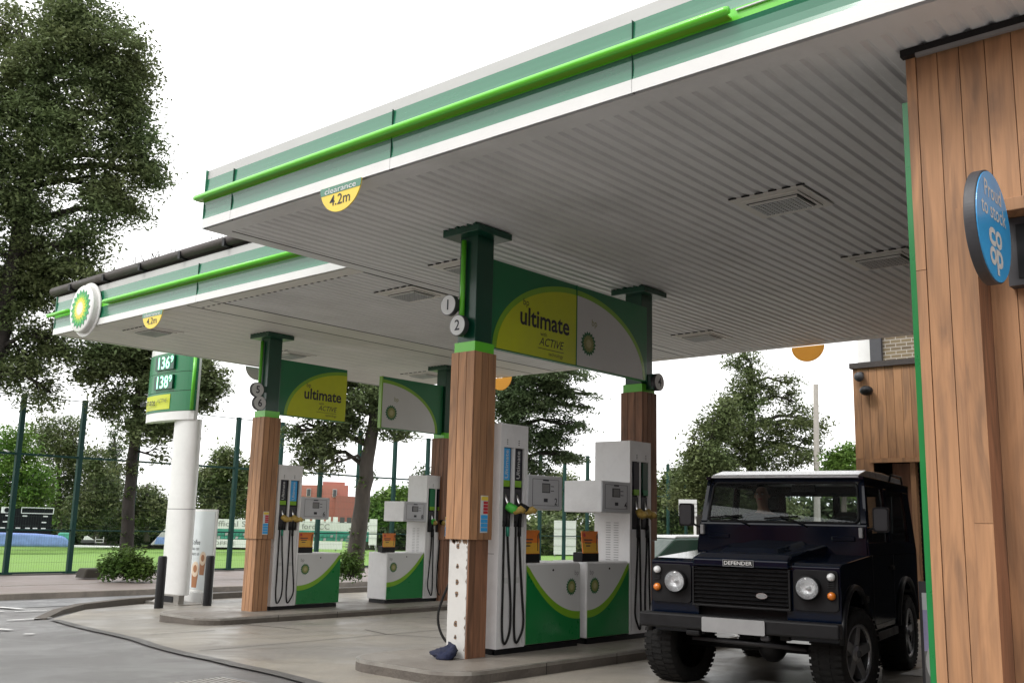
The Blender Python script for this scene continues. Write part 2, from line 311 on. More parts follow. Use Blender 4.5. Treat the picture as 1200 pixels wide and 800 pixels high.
# ------------------------------------------------------------------ ground
XS = [300, 40, 0, -4, -8, -10, -12, -14, -16, -18, -20, -22.8, -22.81, -29.59, -29.6, -50, -80, -110, -300, -3000]
def sheet(name, rng_, dz, m, xs=None, kind='structure'):
    mb = MB(); vs = []; fs = []
    for x in xs: y0, y1 = rng_(x); vs += [(x, y0, gz(x)+dz), (x, y1, gz(x)+dz)]
    for i in range(len(xs)-1): fs.append((2*i+2, 2*i, 2*i+1, 2*i+3) if xs[i] < xs[i+1] else (2*i, 2*i+2, 2*i+3, 2*i+1))
    fs = [f[::-1] for f in fs] if xs[0] < xs[-1] else fs
    mb.add(vs, fs, m); o = mb.build(name); tag(o, kind=kind); return o
sheet('ground', lambda x: (-600, 1800), -.012, 'asphalt', XS)
def line(x, pts):
    for i in range(len(pts)-1):
        (xa, ya), (xb, yb) = pts[i], pts[i+1]
        if min(xa, xb) <= x <= max(xa, xb): return ya+(yb-ya)*(x-xa)/(xb-xa)
    return pts[-1][1]
BD = [(-20.2, 13.5), (-19.76, 11.34), (-18.68, 9.34), (-16.78, 7.86), (-14.76, 7.4), (-12.73, 7.04), (-10.99, 6.57), (-9.77, 6.37), (-8.56, 6.16), (-7.53, 5.99), (-4, 5.35), (8, 3.6)]
xs = sorted(set([p[0] for p in BD]+[-18, -16, -14, -12, -10, -8, -2, 2]))
sheet('forecourt', lambda x: (line(x, BD), 60), .004, 'concrete', xs)
sheet('road', lambda x: (-80, 120), -.004, 'road', [-20.2, -20.6, -21.2, -22, -22.75])
sheet('pavement', lambda x: (-80, 120), .12, 'pavement', [-22.95, -25.2, -29.4])
mb = MB(); mb.box((-22.96, -80, -.5), (-22.8, 120, -.272), 'kerb')
struct(mb.build('kerb', bevel=.015))
mb = MB()
for i in range(60): y = -40+i*2.1; mb.box((-25.38, y, -.4), (-25.3, y+2.08, -.274), 'kerb')
struct(mb.build('pavement_edging'))
sheet('field', lambda x: (-500, 900), .02, 'grass', [-29.6, -50, -80, -110, -300, -900])
mb = MB(); mb.box((-29.95, -60, -.45), (-29.35, 120, -.255), 'soil'); struct(mb.build('soil_strip', bevel=.05))
# raised kerb along the mouth of the forecourt
mb = MB(); kp = [(-16.95, 7.72), (-18.0, 8.5), (-18.85, 9.3), (-19.6, 10.6), (-19.98, 11.6), (-20.25, 13.5), (-20.35, 60)]
hh = [.015, .07, .10, .12, .12, .12, .12]
vs = []; fs = []
for i, (x, y) in enumerate(kp):
    a = kp[max(i-1, 0)]; b = kp[min(i+1, len(kp)-1)]; t = V((b[0]-a[0], b[1]-a[1])).normalized(); n = V((t.y, -t.x))*.09
    z = gz(max(x, -20)); vs += [(x+n.x, y+n.y, z-.1), (x+n.x, y+n.y, z+hh[i]), (x-n.x, y-n.y, z+hh[i]), (x-n.x, y-n.y, z-.15)]
for i in range(len(kp)-1): fs += [(4*i+j, 4*i+j+1, 4*i+5+j, 4*i+4+j) for j in range(3)]
mb.add(vs, fs, 'kerbdark'); mb.add(vs[:4], [(3, 2, 1, 0)], 'kerbdark'); struct(mb.build('forecourt_kerb'))
# joints and the dark strip along the edge of the concrete
def strip(pts, w, m, name, dz=.006, kind=True):
    mb = MB(); vs = []
    for i, (x, y) in enumerate(pts):
        a = pts[max(i-1, 0)]; b = pts[min(i+1, len(pts)-1)]; t = V((b[0]-a[0], b[1]-a[1])).normalized(); n = V((-t.y, t.x))*(w/2)
        vs += [(x+n.x, y+n.y, gz(x+n.x)+dz), (x-n.x, y-n.y, gz(x-n.x)+dz)]
    mb.add(vs, [(2*i, 2*i+1, 2*i+3, 2*i+2) for i in range(len(pts)-1)], m); o = mb.build(name)
    return struct(o) if kind else o
bd2 = [(x, y-.02+.008*math.sin(x*5)) for x in [-16.6+.3*i for i in range(68)] for y in [line(x, BD)]]
strip(bd2, .15, 'patch', 'tar_joint')
for pts in [[(-16, 9.3), (-12.1, 9.3)], [(-12.9, 7.4), (-12.9, 8.4)], [(-12.6, 12.2), (-8.4, 12.2)], [(-10.6, 6.7), (-10.6, 16), (-10.6, 40)], [(-13.4, 16), (-8, 16)], [(-8, 16.05), (2, 16.05)], [(-11.4, 9.9), (-10.6, 9.6), (-9.6, 9.75), (-8.9, 9.5)]]:
    q = []
    for i in range(len(pts)-1):
        n = max(1, int(math.hypot(pts[i+1][0]-pts[i][0], pts[i+1][1]-pts[i][1])/1.))
        q += [(pts[i][0]+(pts[i+1][0]-pts[i][0])*k/n, pts[i][1]+(pts[i+1][1]-pts[i][1])*k/n) for k in range(n)]
    q.append(pts[-1]); strip(q, .022, 'soil', 'slab_joint', .010)
for a, b, w in [((-3, 711.5), (26, 713.5), .14), ((-5, 716), (4, 716.5), .09), ((17, 716.5), (55, 715.5), .09), ((68, 716), (82, 715.5), .09), ((8, 727), (60, 724), .10), ((-4, 737), (12, 738), .13), ((28, 743), (40, 743), .10)]:
    A, B = gp(*a), gp(*b); strip([(A.x, A.y), (B.x, B.y)], w, 'paintline', 'painted_line', .012)
for (x0, y0, x1, y1) in [(-4.1, 10.9, -3.2, 11.7), (-4.9, 9.1, -3.9, 9.35)]:
    mb = MB(); mb.add([(x0, y0, .012), (x1, y0+.15, .012), (x1, y1+.15, .012), (x0, y1, .012)], [(0, 1, 2, 3)], 'paintline'); struct(mb.build('painted_line'))
# drain cover in the foreground
mb = MB(); x0, y0, x1, y1 = -8.30, 4.75, -7.75, 5.55
mb.box((x0-.05, y0-.05, -.05), (x1+.05, y1+.05, .004), 'midgrey'); mb.box((x0, y0, -.04), (x1, y1, .008), 'black')
for i in range(13): yy = y0+.03+i*.058; mb.box((x0+.01, yy, .004), (x1-.01, yy+.032, .016), 'galv')
tag(mb.build('drain_cover', org=(-8, 5.15, 0)), 'ribbed steel drain cover set in the dark asphalt at the bottom edge of the picture', 'drain cover')
# ------------------------------------------------------------------ canopies
SZ = 4.60
def soffit(x0, x1, y0, y1, m, deep=.032, per=.14):
    mb = MB(); n = int((x1-x0)/per); vs = []; fs = []; prof = []
    for i in range(n):
        x = x0+i*per; prof += [(x, 0), (x+.074, 0), (x+.098, deep), (x+.116, deep)]
    prof.append((x0+n*per, 0)); prof.append((x1, 0))
    for x, z in prof: vs += [(x, y0, SZ+z), (x, y1, SZ+z)]
    for i in range(len(prof)-1): fs.append((2*i, 2*i+1, 2*i+3, 2*i+2))
    mb.add(vs, fs, m); return mb
ct = thing('canopy', (-4, 10.9, 0), 'larger petrol station canopy nearest the camera with ribbed grey underside and green front', 'canopy')
soffit(-9.42, 4., 6.02, 15.9, 'soffit', .019).build('soffit', ct)
mb = MB(); mb.box((-9.7, 5.80, SZ-.004), (4, 6.02, SZ+.05), 'soffit').box((-9.7, 6.02, SZ-.004), (-9.42, 16.1, SZ+.05), 'soffit').box((-9.42, 15.9, SZ-.004), (4, 16.1, SZ+.05), 'soffit')
mb.box((-9.5, 6.02, SZ-.008), (-9.485, 15.9, SZ), 'black'); mb.build('soffit_border', ct)
mb = MB(); mb.box((-9.68, 5.83, SZ+.06), (4, 16.08, 5.2), 'darkgrey'); mb.build('roof_deck', ct)
def fascia(par, x0, x1, y, h, tube, name='fascia', joints=()):
    z0 = SZ; zt = z0+h; mb = MB(); O = FY(y)
    q = h/.68; prof = [(0, 0), (0, .105), (.004, .106), (.012, .14), (.016, .20), (.012, .26), (.004, .295), (.004, .385), (.010, .41), (.018, .46), (.022, .52), (.024, .575), (.024, .576), (.030, .68)]
    mt = ['white', 'white', 'F', 'F', 'F', 'F', 'lime', 'F', 'F', 'F', 'F', 'topedge', 'topedge']
    for i in range(len(prof)-1):
        (a, za), (b, zb) = prof[i], prof[i+1]; za = z0+za*q; zb = z0+zb*q
        mb.add([(x0, y+a, za), (x1, y+a, za), (x1, y+b, zb), (x0, y+b, zb)], [(0, 1, 2, 3)], 'fasciagreen' if mt[i] == 'F' else mt[i], mt[i] == 'F')
    mb.add([(x0, y+.03, zt), (x1, y+.03, zt), (x1, y+.25, zt), (x0, y+.25, zt)], [(0, 1, 2, 3)], 'white')
    mb.box((x0-.003, y+.001, z0), (x0+.01, y+.25, zt-.001), 'fasciagreen'); mb.box((x0+.01, y+.05, z0+.002), (x1, y+.25, z0+.03), 'white')
    for j in joints: mb.box((j, y+.0, z0+.108), (j+.003, y+.06, zt-.10), 'steelgreen'); mb.box((j, y-.001, z0), (j+.003, y+.06, z0+.105), 'midgrey')
    mb.build(name, par)
    zc = z0+.34*h/.68
    if tube:
        t = MB(); t.tube([(tube[0], y-.075, zc), (tube[0]+.05, y-.075, zc), (tube[1]-.03, y-.075, zc), (tube[1], y-.075, zc)], [.022, .032, .032, .026], 'lime', 12)
        t.box((tube[0]+.02, y-.07, zc-.03), (tube[1]-.02, y+.01, zc-.02), 'limeprint')
        x = tube[0]+.4
        while x < tube[1]: t.box((x, y-.06, zc-.02), (x+.03, y+.02, zc+.02), 'darkgrey'); x += 1.2
        t.build('light_tube', par)
fascia(ct, -9.70, 4.0, 5.76, .68, (-9.77, -3.10), joints=(-9.15, -6.6, -3.95))
t = MB(); t.box((-3.08, 5.745, 4.955), (4, 5.76, 4.965), 'whiteprint'); t.build('light_strip', ct)
mb = MB(); mb.box((-9.705, 6.0, SZ), (-9.69, 16.1, 5.26), 'fasciagreen'); mb.box((-9.69, 16.1, SZ), (4, 16.12, 5.26), 'fasciagreen'); mb.build('side_fascia', ct)
c2 = thing('canopy', (-13.8, 12, 0), 'smaller petrol station canopy on the left with dark gutter above its green front', 'canopy')
mb = soffit(-12.9, -9.75, 8.12, 15.9, 'soffit', .016); mb.build('soffit', c2)
mb = MB(); mb.box((-13.52, 7.88, SZ-.002), (-12.9, 16.1, SZ+.04), 'soffit2').box((-12.9, 7.88, SZ-.004), (-9.71, 8.12, SZ+.04), 'soffit2').box((-17.85, 7.88, SZ-.002), (-13.52, 16.1, SZ+.04), 'soffit2').box((-12.9, 15.9, SZ-.004), (-9.71, 16.1, SZ+.04), 'soffit2')
for x in (-12.91, -13.53): mb.box((x, 7.9, SZ-.006), (x+.022, 16.05, SZ), 'black')
for x in (-17.75,): mb.box((x, 7.9, SZ-.006), (x+.015, 16.05, SZ), 'darkgrey')
x = -17.3
while x < -13.6: mb.box((x, 7.9, SZ-.005), (x+.006, 16.05, SZ), 'soffit'); x += .3
x = -13.45
while x < -10: mb.box((x, 8.10, SZ-.007), (x+.05, 8.13, SZ), 'black'); x += .14
mb.build('soffit_border', c2)
mb = MB(); mb.box((-17.84, 7.9, SZ+.06), (-9.74, 16.05, 5.28), 'darkgrey'); mb.build('roof_deck', c2)
fascia(c2, -17.88, -9.71, 7.84, .70, None, joints=(-13.2,)); 
zc = SZ+.34*.70/.68; t = MB(); t.tube([(-17.98, 7.765, zc), (-17.2, 7.765, zc)], .036, 'lime', 12); t.tube([(-15.95, 7.765, zc), (-15.9, 7.765, zc), (-9.75, 7.765, zc)], [.025, .036, .036], 'lime', 12)
t.box((-15.9, 7.78, zc-.03), (-9.75, 7.85, zc-.02), 'limeprint'); t.build('light_tube', c2)
mb = MB(); mb.box((-17.885, 8.1, SZ), (-17.86, 16.1, 5.29), 'fasciagreen'); mb.build('side_fascia', c2)
mb = MB(); mb.box((-18.05, 7.95, 5.31), (-9.75, 16, 5.36), 'roofdark')
mb.tube([(-18.08, 7.86, 5.42), (-13, 7.86, 5.425), (-9.75, 7.86, 5.42)], .075, 'roofdark', 10)
mb.box((-18.08, 7.9, 5.34), (-9.75, 8.2, 5.44), 'roofdark')
for x in [-17.3, -16.1, -14.9, -13.7, -12.5, -11.3, -10.3]: mb.box((x, 7.77, 5.33), (x+.06, 7.95, 5.44), 'black')
mb.build('gutter', c2)
mb = MB(); r_ = random.Random(3)
for i in range(90):
    x = r_.choice([-10.6, -12.2, -14.5, -11.4])+r_.gauss(0, .3); y = 7.86+r_.gauss(0, .04); mb.tube([(x, y, 5.47), (x+r_.gauss(0, .05), y+r_.gauss(0, .03), 5.5+r_.random()*.09)], .006, 'leafivy' if False else 'soil', 4)
tag(mb.build('gutter_debris', c2), kind='stuff')
# roundel on the fascia of the left canopy
lc = (-16.60, 4.90); rd = thing('logo_sign', (lc[0], 7.8, 4.90), 'round white sign with green and yellow sunflower emblem on the left canopy front', 'sign')
mb = MB(); F = FY(7.83); mb.disc(lc, .47, F, 0, .02, 'white', 48); mb.disc(lc, .41, F, .02, .10, 'offwhite', 48)
mb.lathe([(.41, .10), (.405, .115), (.38, .125), (.0, .13)], (V((lc[0], 7.83, lc[1])), F[1], F[2], F[3]), 'white', 48); mb.build('roundel', rd)
mb = MB(); helios(mb, lc, .345, F, .132, st=.003); mb.build('emblem', rd)
# ceiling lights
def light_proto():
    t = thing('canopy_light', (0, 0, 0), 'x', 'ceiling light', 'lights set in the canopy undersides', world=False)
    mb = MB(); mb.box((-.38, -.36, -.014), (.38, .36, -.001), 'soffit2'); mb.box((-.30, -.28, -.028), (.30, .28, -.014), 'soffit2'); mb.build('plate', t, bevel=.003)
    mb = MB(); mb.box((-.27, -.205, -.031), (.27, .205, -.028), 'black'); mb.build('gasket', t)
    mb = MB(); mb.box((-.25, -.19, -.05), (.25, .19, -.03), 'white')
    for i in range(10):
        for j in range(8): mb.box((-.235+i*.048, -.178+j*.0455, -.057), (-.20+i*.048, -.147+j*.0455, -.05), 'silver')
    mb.build('lens_cover', t)
    for i in range(6): mb = MB(); mb.box((-.37+i*.14, -.378, -.012), (-.29+i*.14, -.361, -.001), 'black'); mb.build('vent_slot', t)  # shade in the rib groove ends, put in as black boxes
    return t
LP = [((-4.22, 8.72), 'square light above the dark off-road car, nearest one to the wooden corner'), ((-4.22, 11.35), 'square light right beside the green strip of the wooden wall, above the car'),
      ((-8.42, 14.35), 'square light near the far right edge of the large canopy, beside the column numbered 4'), ((-8.42, 8.75), 'square light half hidden behind the column numbered 1 and 2'),
      ((-10.12, 9.35), 'square light at the seam between the two canopies'), ((-15.95, 8.72), 'square light just below the yellow sunflower roundel end of the left canopy'),
      ((-15.95, 11.6), 'square light behind the cap of the column numbered 5 and 6'), ((-15.6, 14.9), 'square light above the white arch sign of the far pump')]
lp = light_proto()
for i, ((x, y), lb) in enumerate(LP):
    o = lp if i == 0 else dup(lp, (0, 0, 0)); o.location = (x, y, SZ); o['label'] = lb
# clearance half-discs
def clearance(x, y, back, lb, rz=0):
    t = thing('clearance_sign', (x, y, SZ), lb, 'sign', 'half-round height signs under the canopy edges', rz, world=False); f = FY(0)
    mb = MB(); mb.disc((0, 0), .30, f, -.006, .006, 'amberback' if back == 2 else ('offwhite' if back else 'yellow'), 28, .27, a0=PI, a1=2*PI)
    if not back:
        r = .303; a = math.asin(.085/r); po = [(-.30, 0)]+[(r*math.cos(PI+a*k/6), .9*r*math.sin(PI+a*k/6)) for k in range(7)]+[(r*math.cos(-a+a*k/6), .9*r*math.sin(-a+a*k/6)) for k in range(6)]+[(.30, 0)]
        mb.prism(po, f, .006, .009, 'fasciagreen'); mb.text('clearance', .08, (0, -.044), f, .011, 'whiteprint', .005, w=.46); mb.text('4.2m', .15, (0, -.152), f, .009, 'ink', .004, w=.30)
    mb.build('half_disc', t); return t
clearance(-7.27, 5.75, 0, 'yellow half-round 4.2m clearance sign under the front edge of the large canopy')
clearance(-14.4, 7.83, 0, 'small yellow half-round 4.2m clearance sign under the left canopy front beside the roundel')
clearance(-7.4, 16.16, 2, 'amber half-round sign hanging at the far edge of the canopy above the car')
clearance(-14.5, 16.16, 2, 'amber half-round sign seen beside the top of the wooden column with the white base')
clearance(-17.95, 12.25, 1, 'pale grey half-round sign hanging left of the column numbered 5', PI/2)
# ------------------------------------------------------------------ islands
def island(x0, x1, y0, y1, z0, z1, lb):
    r = .42; po = []
    for cx, cy_, a0 in ((x1-r, y0+r, -PI/2), (x1-r, y1-r, 0), (x0+r, y1-r, PI/2), (x0+r, y0+r, PI)):
        po += [(cx+r*math.cos(a0+PI/2*k/8), cy_+r*math.sin(a0+PI/2*k/8)) for k in range(9)]
    F = (V((0, 0, 0)), V((1, 0, 0)), V((0, 1, 0)), V((0, 0, 1)))
    t = thing('pump_island', ((x0+x1)/2, (y0+y1)/2, z0), lb, 'kerb island', 'raised islands under the pumps')
    mb = MB(); mb.prism(po, F, z0-.05, z1-.035, 'kerbdark'); mb.build('kerb_edge', t)
    c = V(((x0+x1)/2, (y0+y1)/2)); ip = [(c.x+(p[0]-c.x)*(1-.03/((x1-x0)/2)), c.y+(p[1]-c.y)*(1-.03/((y1-y0)/2))) for p in po]
    mb = MB(); mb.prism(ip, F, z1-.03, z1, 'islandconcrete'); mb.build('slab', t)
    mb = MB(); mb.prism(po, F, z1-.035, z1-.003, 'galv'); mb.build('nosing', t)
    for k in range(1, int((y1-y0)/1.2)): j = MB(); yy = y0+k*1.2+.1; j.box((x1-.001, yy, z0), (x1+.003, yy+.006, z1-.004), 'black'); j.build('joint', t)
island(-8.12, -6.50, 6.72, 12.2, 0, .12, 'concrete island with steel edge carrying the nearest pumps')
island(-15.25, -13.62, 8.70, 15.6, -.18, -.05, 'concrete island with steel edge carrying the far pumps near the road')
# ------------------------------------------------------------------ columns
def clad_boards(mb, x0, x1, y0, y1, z0, z1, n, m='cladding', faces='YX'):
    g = .009; th = .02
    w = (x1-x0)/n
    for i in range(n):
        mb.box((x0+i*w+g/2, y0, z0), (x0+(i+1)*w-g/2, y0+th, z1), m); mb.box((x0+i*w+g/2, y1-th, z0), (x0+(i+1)*w-g/2, y1, z1), m)
    w = (y1-y0-2*th)/n
    for i in range(n):
        mb.box((x1-th, y0+th+i*w+g/2, z0), (x1-.002, y0+th+(i+1)*w-g/2, z1), m); mb.box((x0+.002, y0+th+i*w+g/2, z0), (x0+th, y0+th+(i+1)*w-g/2, z1), m)
    mb.box((x0+.01, y0+.01, z0+.002), (x1-.01, y1-.01, z1-.002), 'black')
def column(x1, y0, zb, lb, nums, style, zw=3.24):
    w = .30; x0 = x1-w; y1 = y0+w; cx, cyy = (x0+x1)/2, (y0+y1)/2; zs = zb+1.17
    t = thing('canopy_column', (cx, cyy, zb), lb, 'column', 'wood clad columns holding the canopies')
    e = .022; cm = 'cladding' if style in (1, 5) else 'claddingred'
    mb = MB(); clad_boards(mb, x0-e, x1+e, y0-e, y1+e, zs, zw, 3, cm); mb.build('cladding', t)
    if style == 1:
        mb = MB(); mb.box((x0+.02, y0+.005, zb), (x1-.02, y1-.03, zs), 'chipped'); 
        for zz, r in ((1.22, .028), (1.02, .024), (.86, .028), (.74, .028), (.45, .03), (.32, .022), (.20, .018)):
            q = [(x1-.155+r*(1+.3*math.sin(3*a+zz*9))*math.cos(a)*.8, zz+r*(1.3+.3*math.cos(2*a))*math.sin(a)) for a in [2*PI*k/9 for k in range(9)]]
            mb.prism(q, FY(y0+.005), 0, .002, 'rust'); mb.disc((x1-.155, zz), .009, FY(y0+.003), 0, .006, 'darkgrey', 10)
        rr = random.Random(5)
        for k in range(16):
            zz = rr.uniform(.2, 1.28); xx = x1-.022; q = [(xx-rr.uniform(.004, .02), zz), (xx-.001, zz-rr.uniform(.01, .03)), (xx-.001, zz+rr.uniform(.01, .03))]; mb.prism(q, FY(y0+.005), 0, .002, 'rust')
        for k in range(9):
            xx = rr.uniform(x0+.03, x1-.04); zz = 1.29-rr.random()*.04; q = [(xx, zz), (xx+.02, zz-.015), (xx+.035, zz+.01), (xx+.02, 1.29), (xx-.01, 1.29)]; mb.prism(q, FY(y0+.005), 0, .002, 'rust')
        mb.build('bare_steel_base', t, bevel=.004); mb = MB()
        for i in range(3): yy = y0+.01+i*.095; mb.box((x1-.02, yy, zb), (x1, yy+.091, zs), 'claddingred')
        mb.box((x0, y1-.03, zb), (x1-.022, y1-.002, zs), 'claddingred'); mb.build('lower_cladding', t)
    else:
        mb = MB(); clad_boards(mb, x0, x1, y0, y1, zb, zs-.003, 3, cm); mb.build('lower_cladding', t)
    mb = MB(); mb.box((x0+.0, y0+.0, zw), (x1-.0, y1-.0, zw+.11), 'lime'); mb.build('lime_band', t)
    mb = MB(); mb.box((x0+.02, y0+.02, zw+.11), (x1-.02, y1-.02, SZ-.08), 'steelgreen'); mb.build('steel_sleeve', t, bevel=.006)
    mb = MB(); n = 14; po = []
    mb.box((cx-.27, cyy-.27, SZ-.085), (cx+.27, cyy+.27, SZ-.012), 'steelgreen')
    for i in range(6): mb.box((cx-.27+i*.09, cyy-.274, SZ-.014), (cx-.225+i*.09, cyy+.274, SZ+.012), 'steelgreen')
    mb.build('cap_plate', t, bevel=.008)
    if style in (1, 5):
        mb = MB(); mb.tube([(x0+.11, y0-.018, zw+.17), (x0+.11, y0-.018, SZ-.13)], .028, 'lime', 10); mb.build('light_tube', t)
    for (nm, nx, nz) in nums:
        r = .115 if style != 5 else .125
        if style == 5: F = FX(x1+.02); c = (y0-(.19 if nm == '5' else .13), nz-.03); mb = MB(); mb.box((x1-.10, c[0], nz-.05), (x1-.03, y0+.03, nz+.05), 'steelgreen')
        elif style == 4: F = FX(x1+.14); c = (y1-.10, nz); mb = MB(); mb.box((x1-.02, y1-.2, nz-.1), (x1+.11, y1-.02, nz+.1), 'steelgreen')
        else: F = FY(y0-.09); c = (nx, nz); mb = MB(); mb.box((nx-.03, y0-.03, nz-.06), (x0+.06, y0+.03, nz+.06), 'steelgreen')
        mb.disc(c, r, F, -.06, 0, 'darkgrey', 32); mb.disc(c, r*.93, F, 0, .004, 'whiteprint', 32); mb.text(nm, r*1.4, (c[0], c[1]-.004), F, .007, 'ink', .012); mb.build('number_disc', t)
    mb = MB(); F = FX(x1+e+.002); zc = zb+1.42; yc = y0+.19 if style == 1 else y0+.14; mb.box((x1+e, yc-.055, zc-.18), (x1+e+.004, yc+.055, zc+.2), 'whiteprint')
    mb.prism([(yc-.05, zc+.15), (yc+.05, zc+.15), (yc+.05, zc+.19), (yc-.05, zc+.19)], F, 0, .005, 'yellow')
    for k in range(4):
        for s_ in (0, 1): mb.prism([(yc-.05+s_*.035, zc+.015+k*.033), (yc-.02+s_*.07, zc+.015+k*.033), (yc-.02+s_*.07, zc+.042+k*.033), (yc-.05+s_*.035, zc+.042+k*.033)], F, 0, .005, 'red' if s_ else 'whiteprint')
    for k in range(4): mb.prism([(yc-.05, zc-.165+k*.043), (yc+.05, zc-.165+k*.043), (yc+.05, zc-.128+k*.043), (yc-.05, zc-.128+k*.043)], F, 0, .005, 'skyblue')
    if style != 4: mb.build('notice_sticker', t)
    return t
column(-7.16, 7.55, .12, 'nearest column with discs 1 and 2 and a chipped white steel base', [('1', -7.49, 3.76), ('2', -7.34, 3.52)], 1)
column(-7.30, 10.9, .12, 'reddish column with disc 4 behind the nearest pumps, above the dark car', [('4', 0, 3.34)], 4, 3.2)
column(-14.32, 9.98, -.05, 'column with discs 5 and 6 beside the far left pump', [('5', 0, 3.62), ('6', 0, 3.40)], 5, 3.15)
column(-14.32, 14.28, -.05, 'column without discs on the far island behind the far right pump', [], 2, 3.13)
# ------------------------------------------------------------------ arch signs
def arch_sign(x, y0, y1, z0, z1, mode, lb):
    t = thing('arch_sign', (x, (y0+y1)/2, z0), lb, 'sign', 'arched brand signs hung between columns'); w = y1-y0; h = z1-z0
    mb = MB(); mb.box((x-.07, y0, z0), (x, y1, z1), 'green'); mb.build('panel', t, bevel=.004)
    F = FX(x); cyy = (y0+y1)/2 if mode == 'both' else (y1 if mode == 'L' else y0)
    R = (w/2-.04 if mode == 'both' else w-.13); H = h*.93
    def arc(k, a0, a1, n=28): return [(cyy+R*k*math.cos(a0+(a1-a0)*i/n), z0+.012+(H-(1-k)*R)*math.sin(a0+(a1-a0)*i/n)) for i in range(n+1)]
    p = MB()
    if mode in ('both', 'L'):
        p.prism([(cyy-.006, z0+.012)]+arc(1, PI/2, PI), F, 0, .003, 'limeprint'); p.prism([(cyy-.008, z0+.016)]+arc(.955, PI/2, PI), F, .003, .006, 'yellowprint')
        c = (cyy-R*.43, z0+h*.42); s = 1 if mode == 'both' else .93
        p.text('bp', .11*s, (c[0]-.30*s, c[1]+.19*s), F, .008, 'ink', 0); p.text('ultimate', .29*s, (c[0]+.05, c[1]+.02), F, .008, 'ink', .022, w=.90*s)
        p.text('with', .07*s, (c[0]+.02, c[1]-.13*s), F, .008, 'ink'); p.text('ACTIVE', .135*s, (c[0]+.17, c[1]-.22*s), F, .008, 'ink', .002, shear=.3, w=.46*s)
        p.box((x+.006, c[1-1]-.08, c[1]-.30*s), (x+.009, c[0]+.40*s, c[1]-.294*s), 'ink'); p.text('technology', .06*s, (c[0]+.25, c[1]-.345*s), F, .008, 'ink', w=.27*s)
    if mode in ('both', 'R'):
        p.prism([(cyy+.006, z0+.012)]+arc(1, 0, PI/2), F, 0, .003, 'limeprint'); p.prism([(cyy+.008, z0+.016)]+arc(.955, 0, PI/2), F, .003, .006, 'whiteprint')
        c = (cyy+.24, z0+h*.31); helios(p, c, .155, F, .006, True); p.text('bp', .12, (c[0]+.12, c[1]+.27), F, .008, 'petaldim', 0)
    if mode == 'both': p.box((x+.001, cyy-.006, z0), (x+.012, cyy+.006, z1), 'green')
    if mode == 'R': p.box((x-.07, y0-.03, z0), (x+.01, y0, z1+.0), 'limeprint')
    p.build('printed_face', t)
arch_sign(-7.235, 7.86, 10.92, 3.33, 4.32, 'both', 'wide sign with yellow and white halves of an arch above the nearest pumps')
arch_sign(-14.40, 10.29, 11.78, 3.22, 4.19, 'L', 'sign with yellow quarter arch fixed to the column numbered 5 and 6')
arch_sign(-14.40, 12.66, 14.29, 3.20, 4.19, 'R', 'sign with white quarter arch fixed to the far column over the far island')
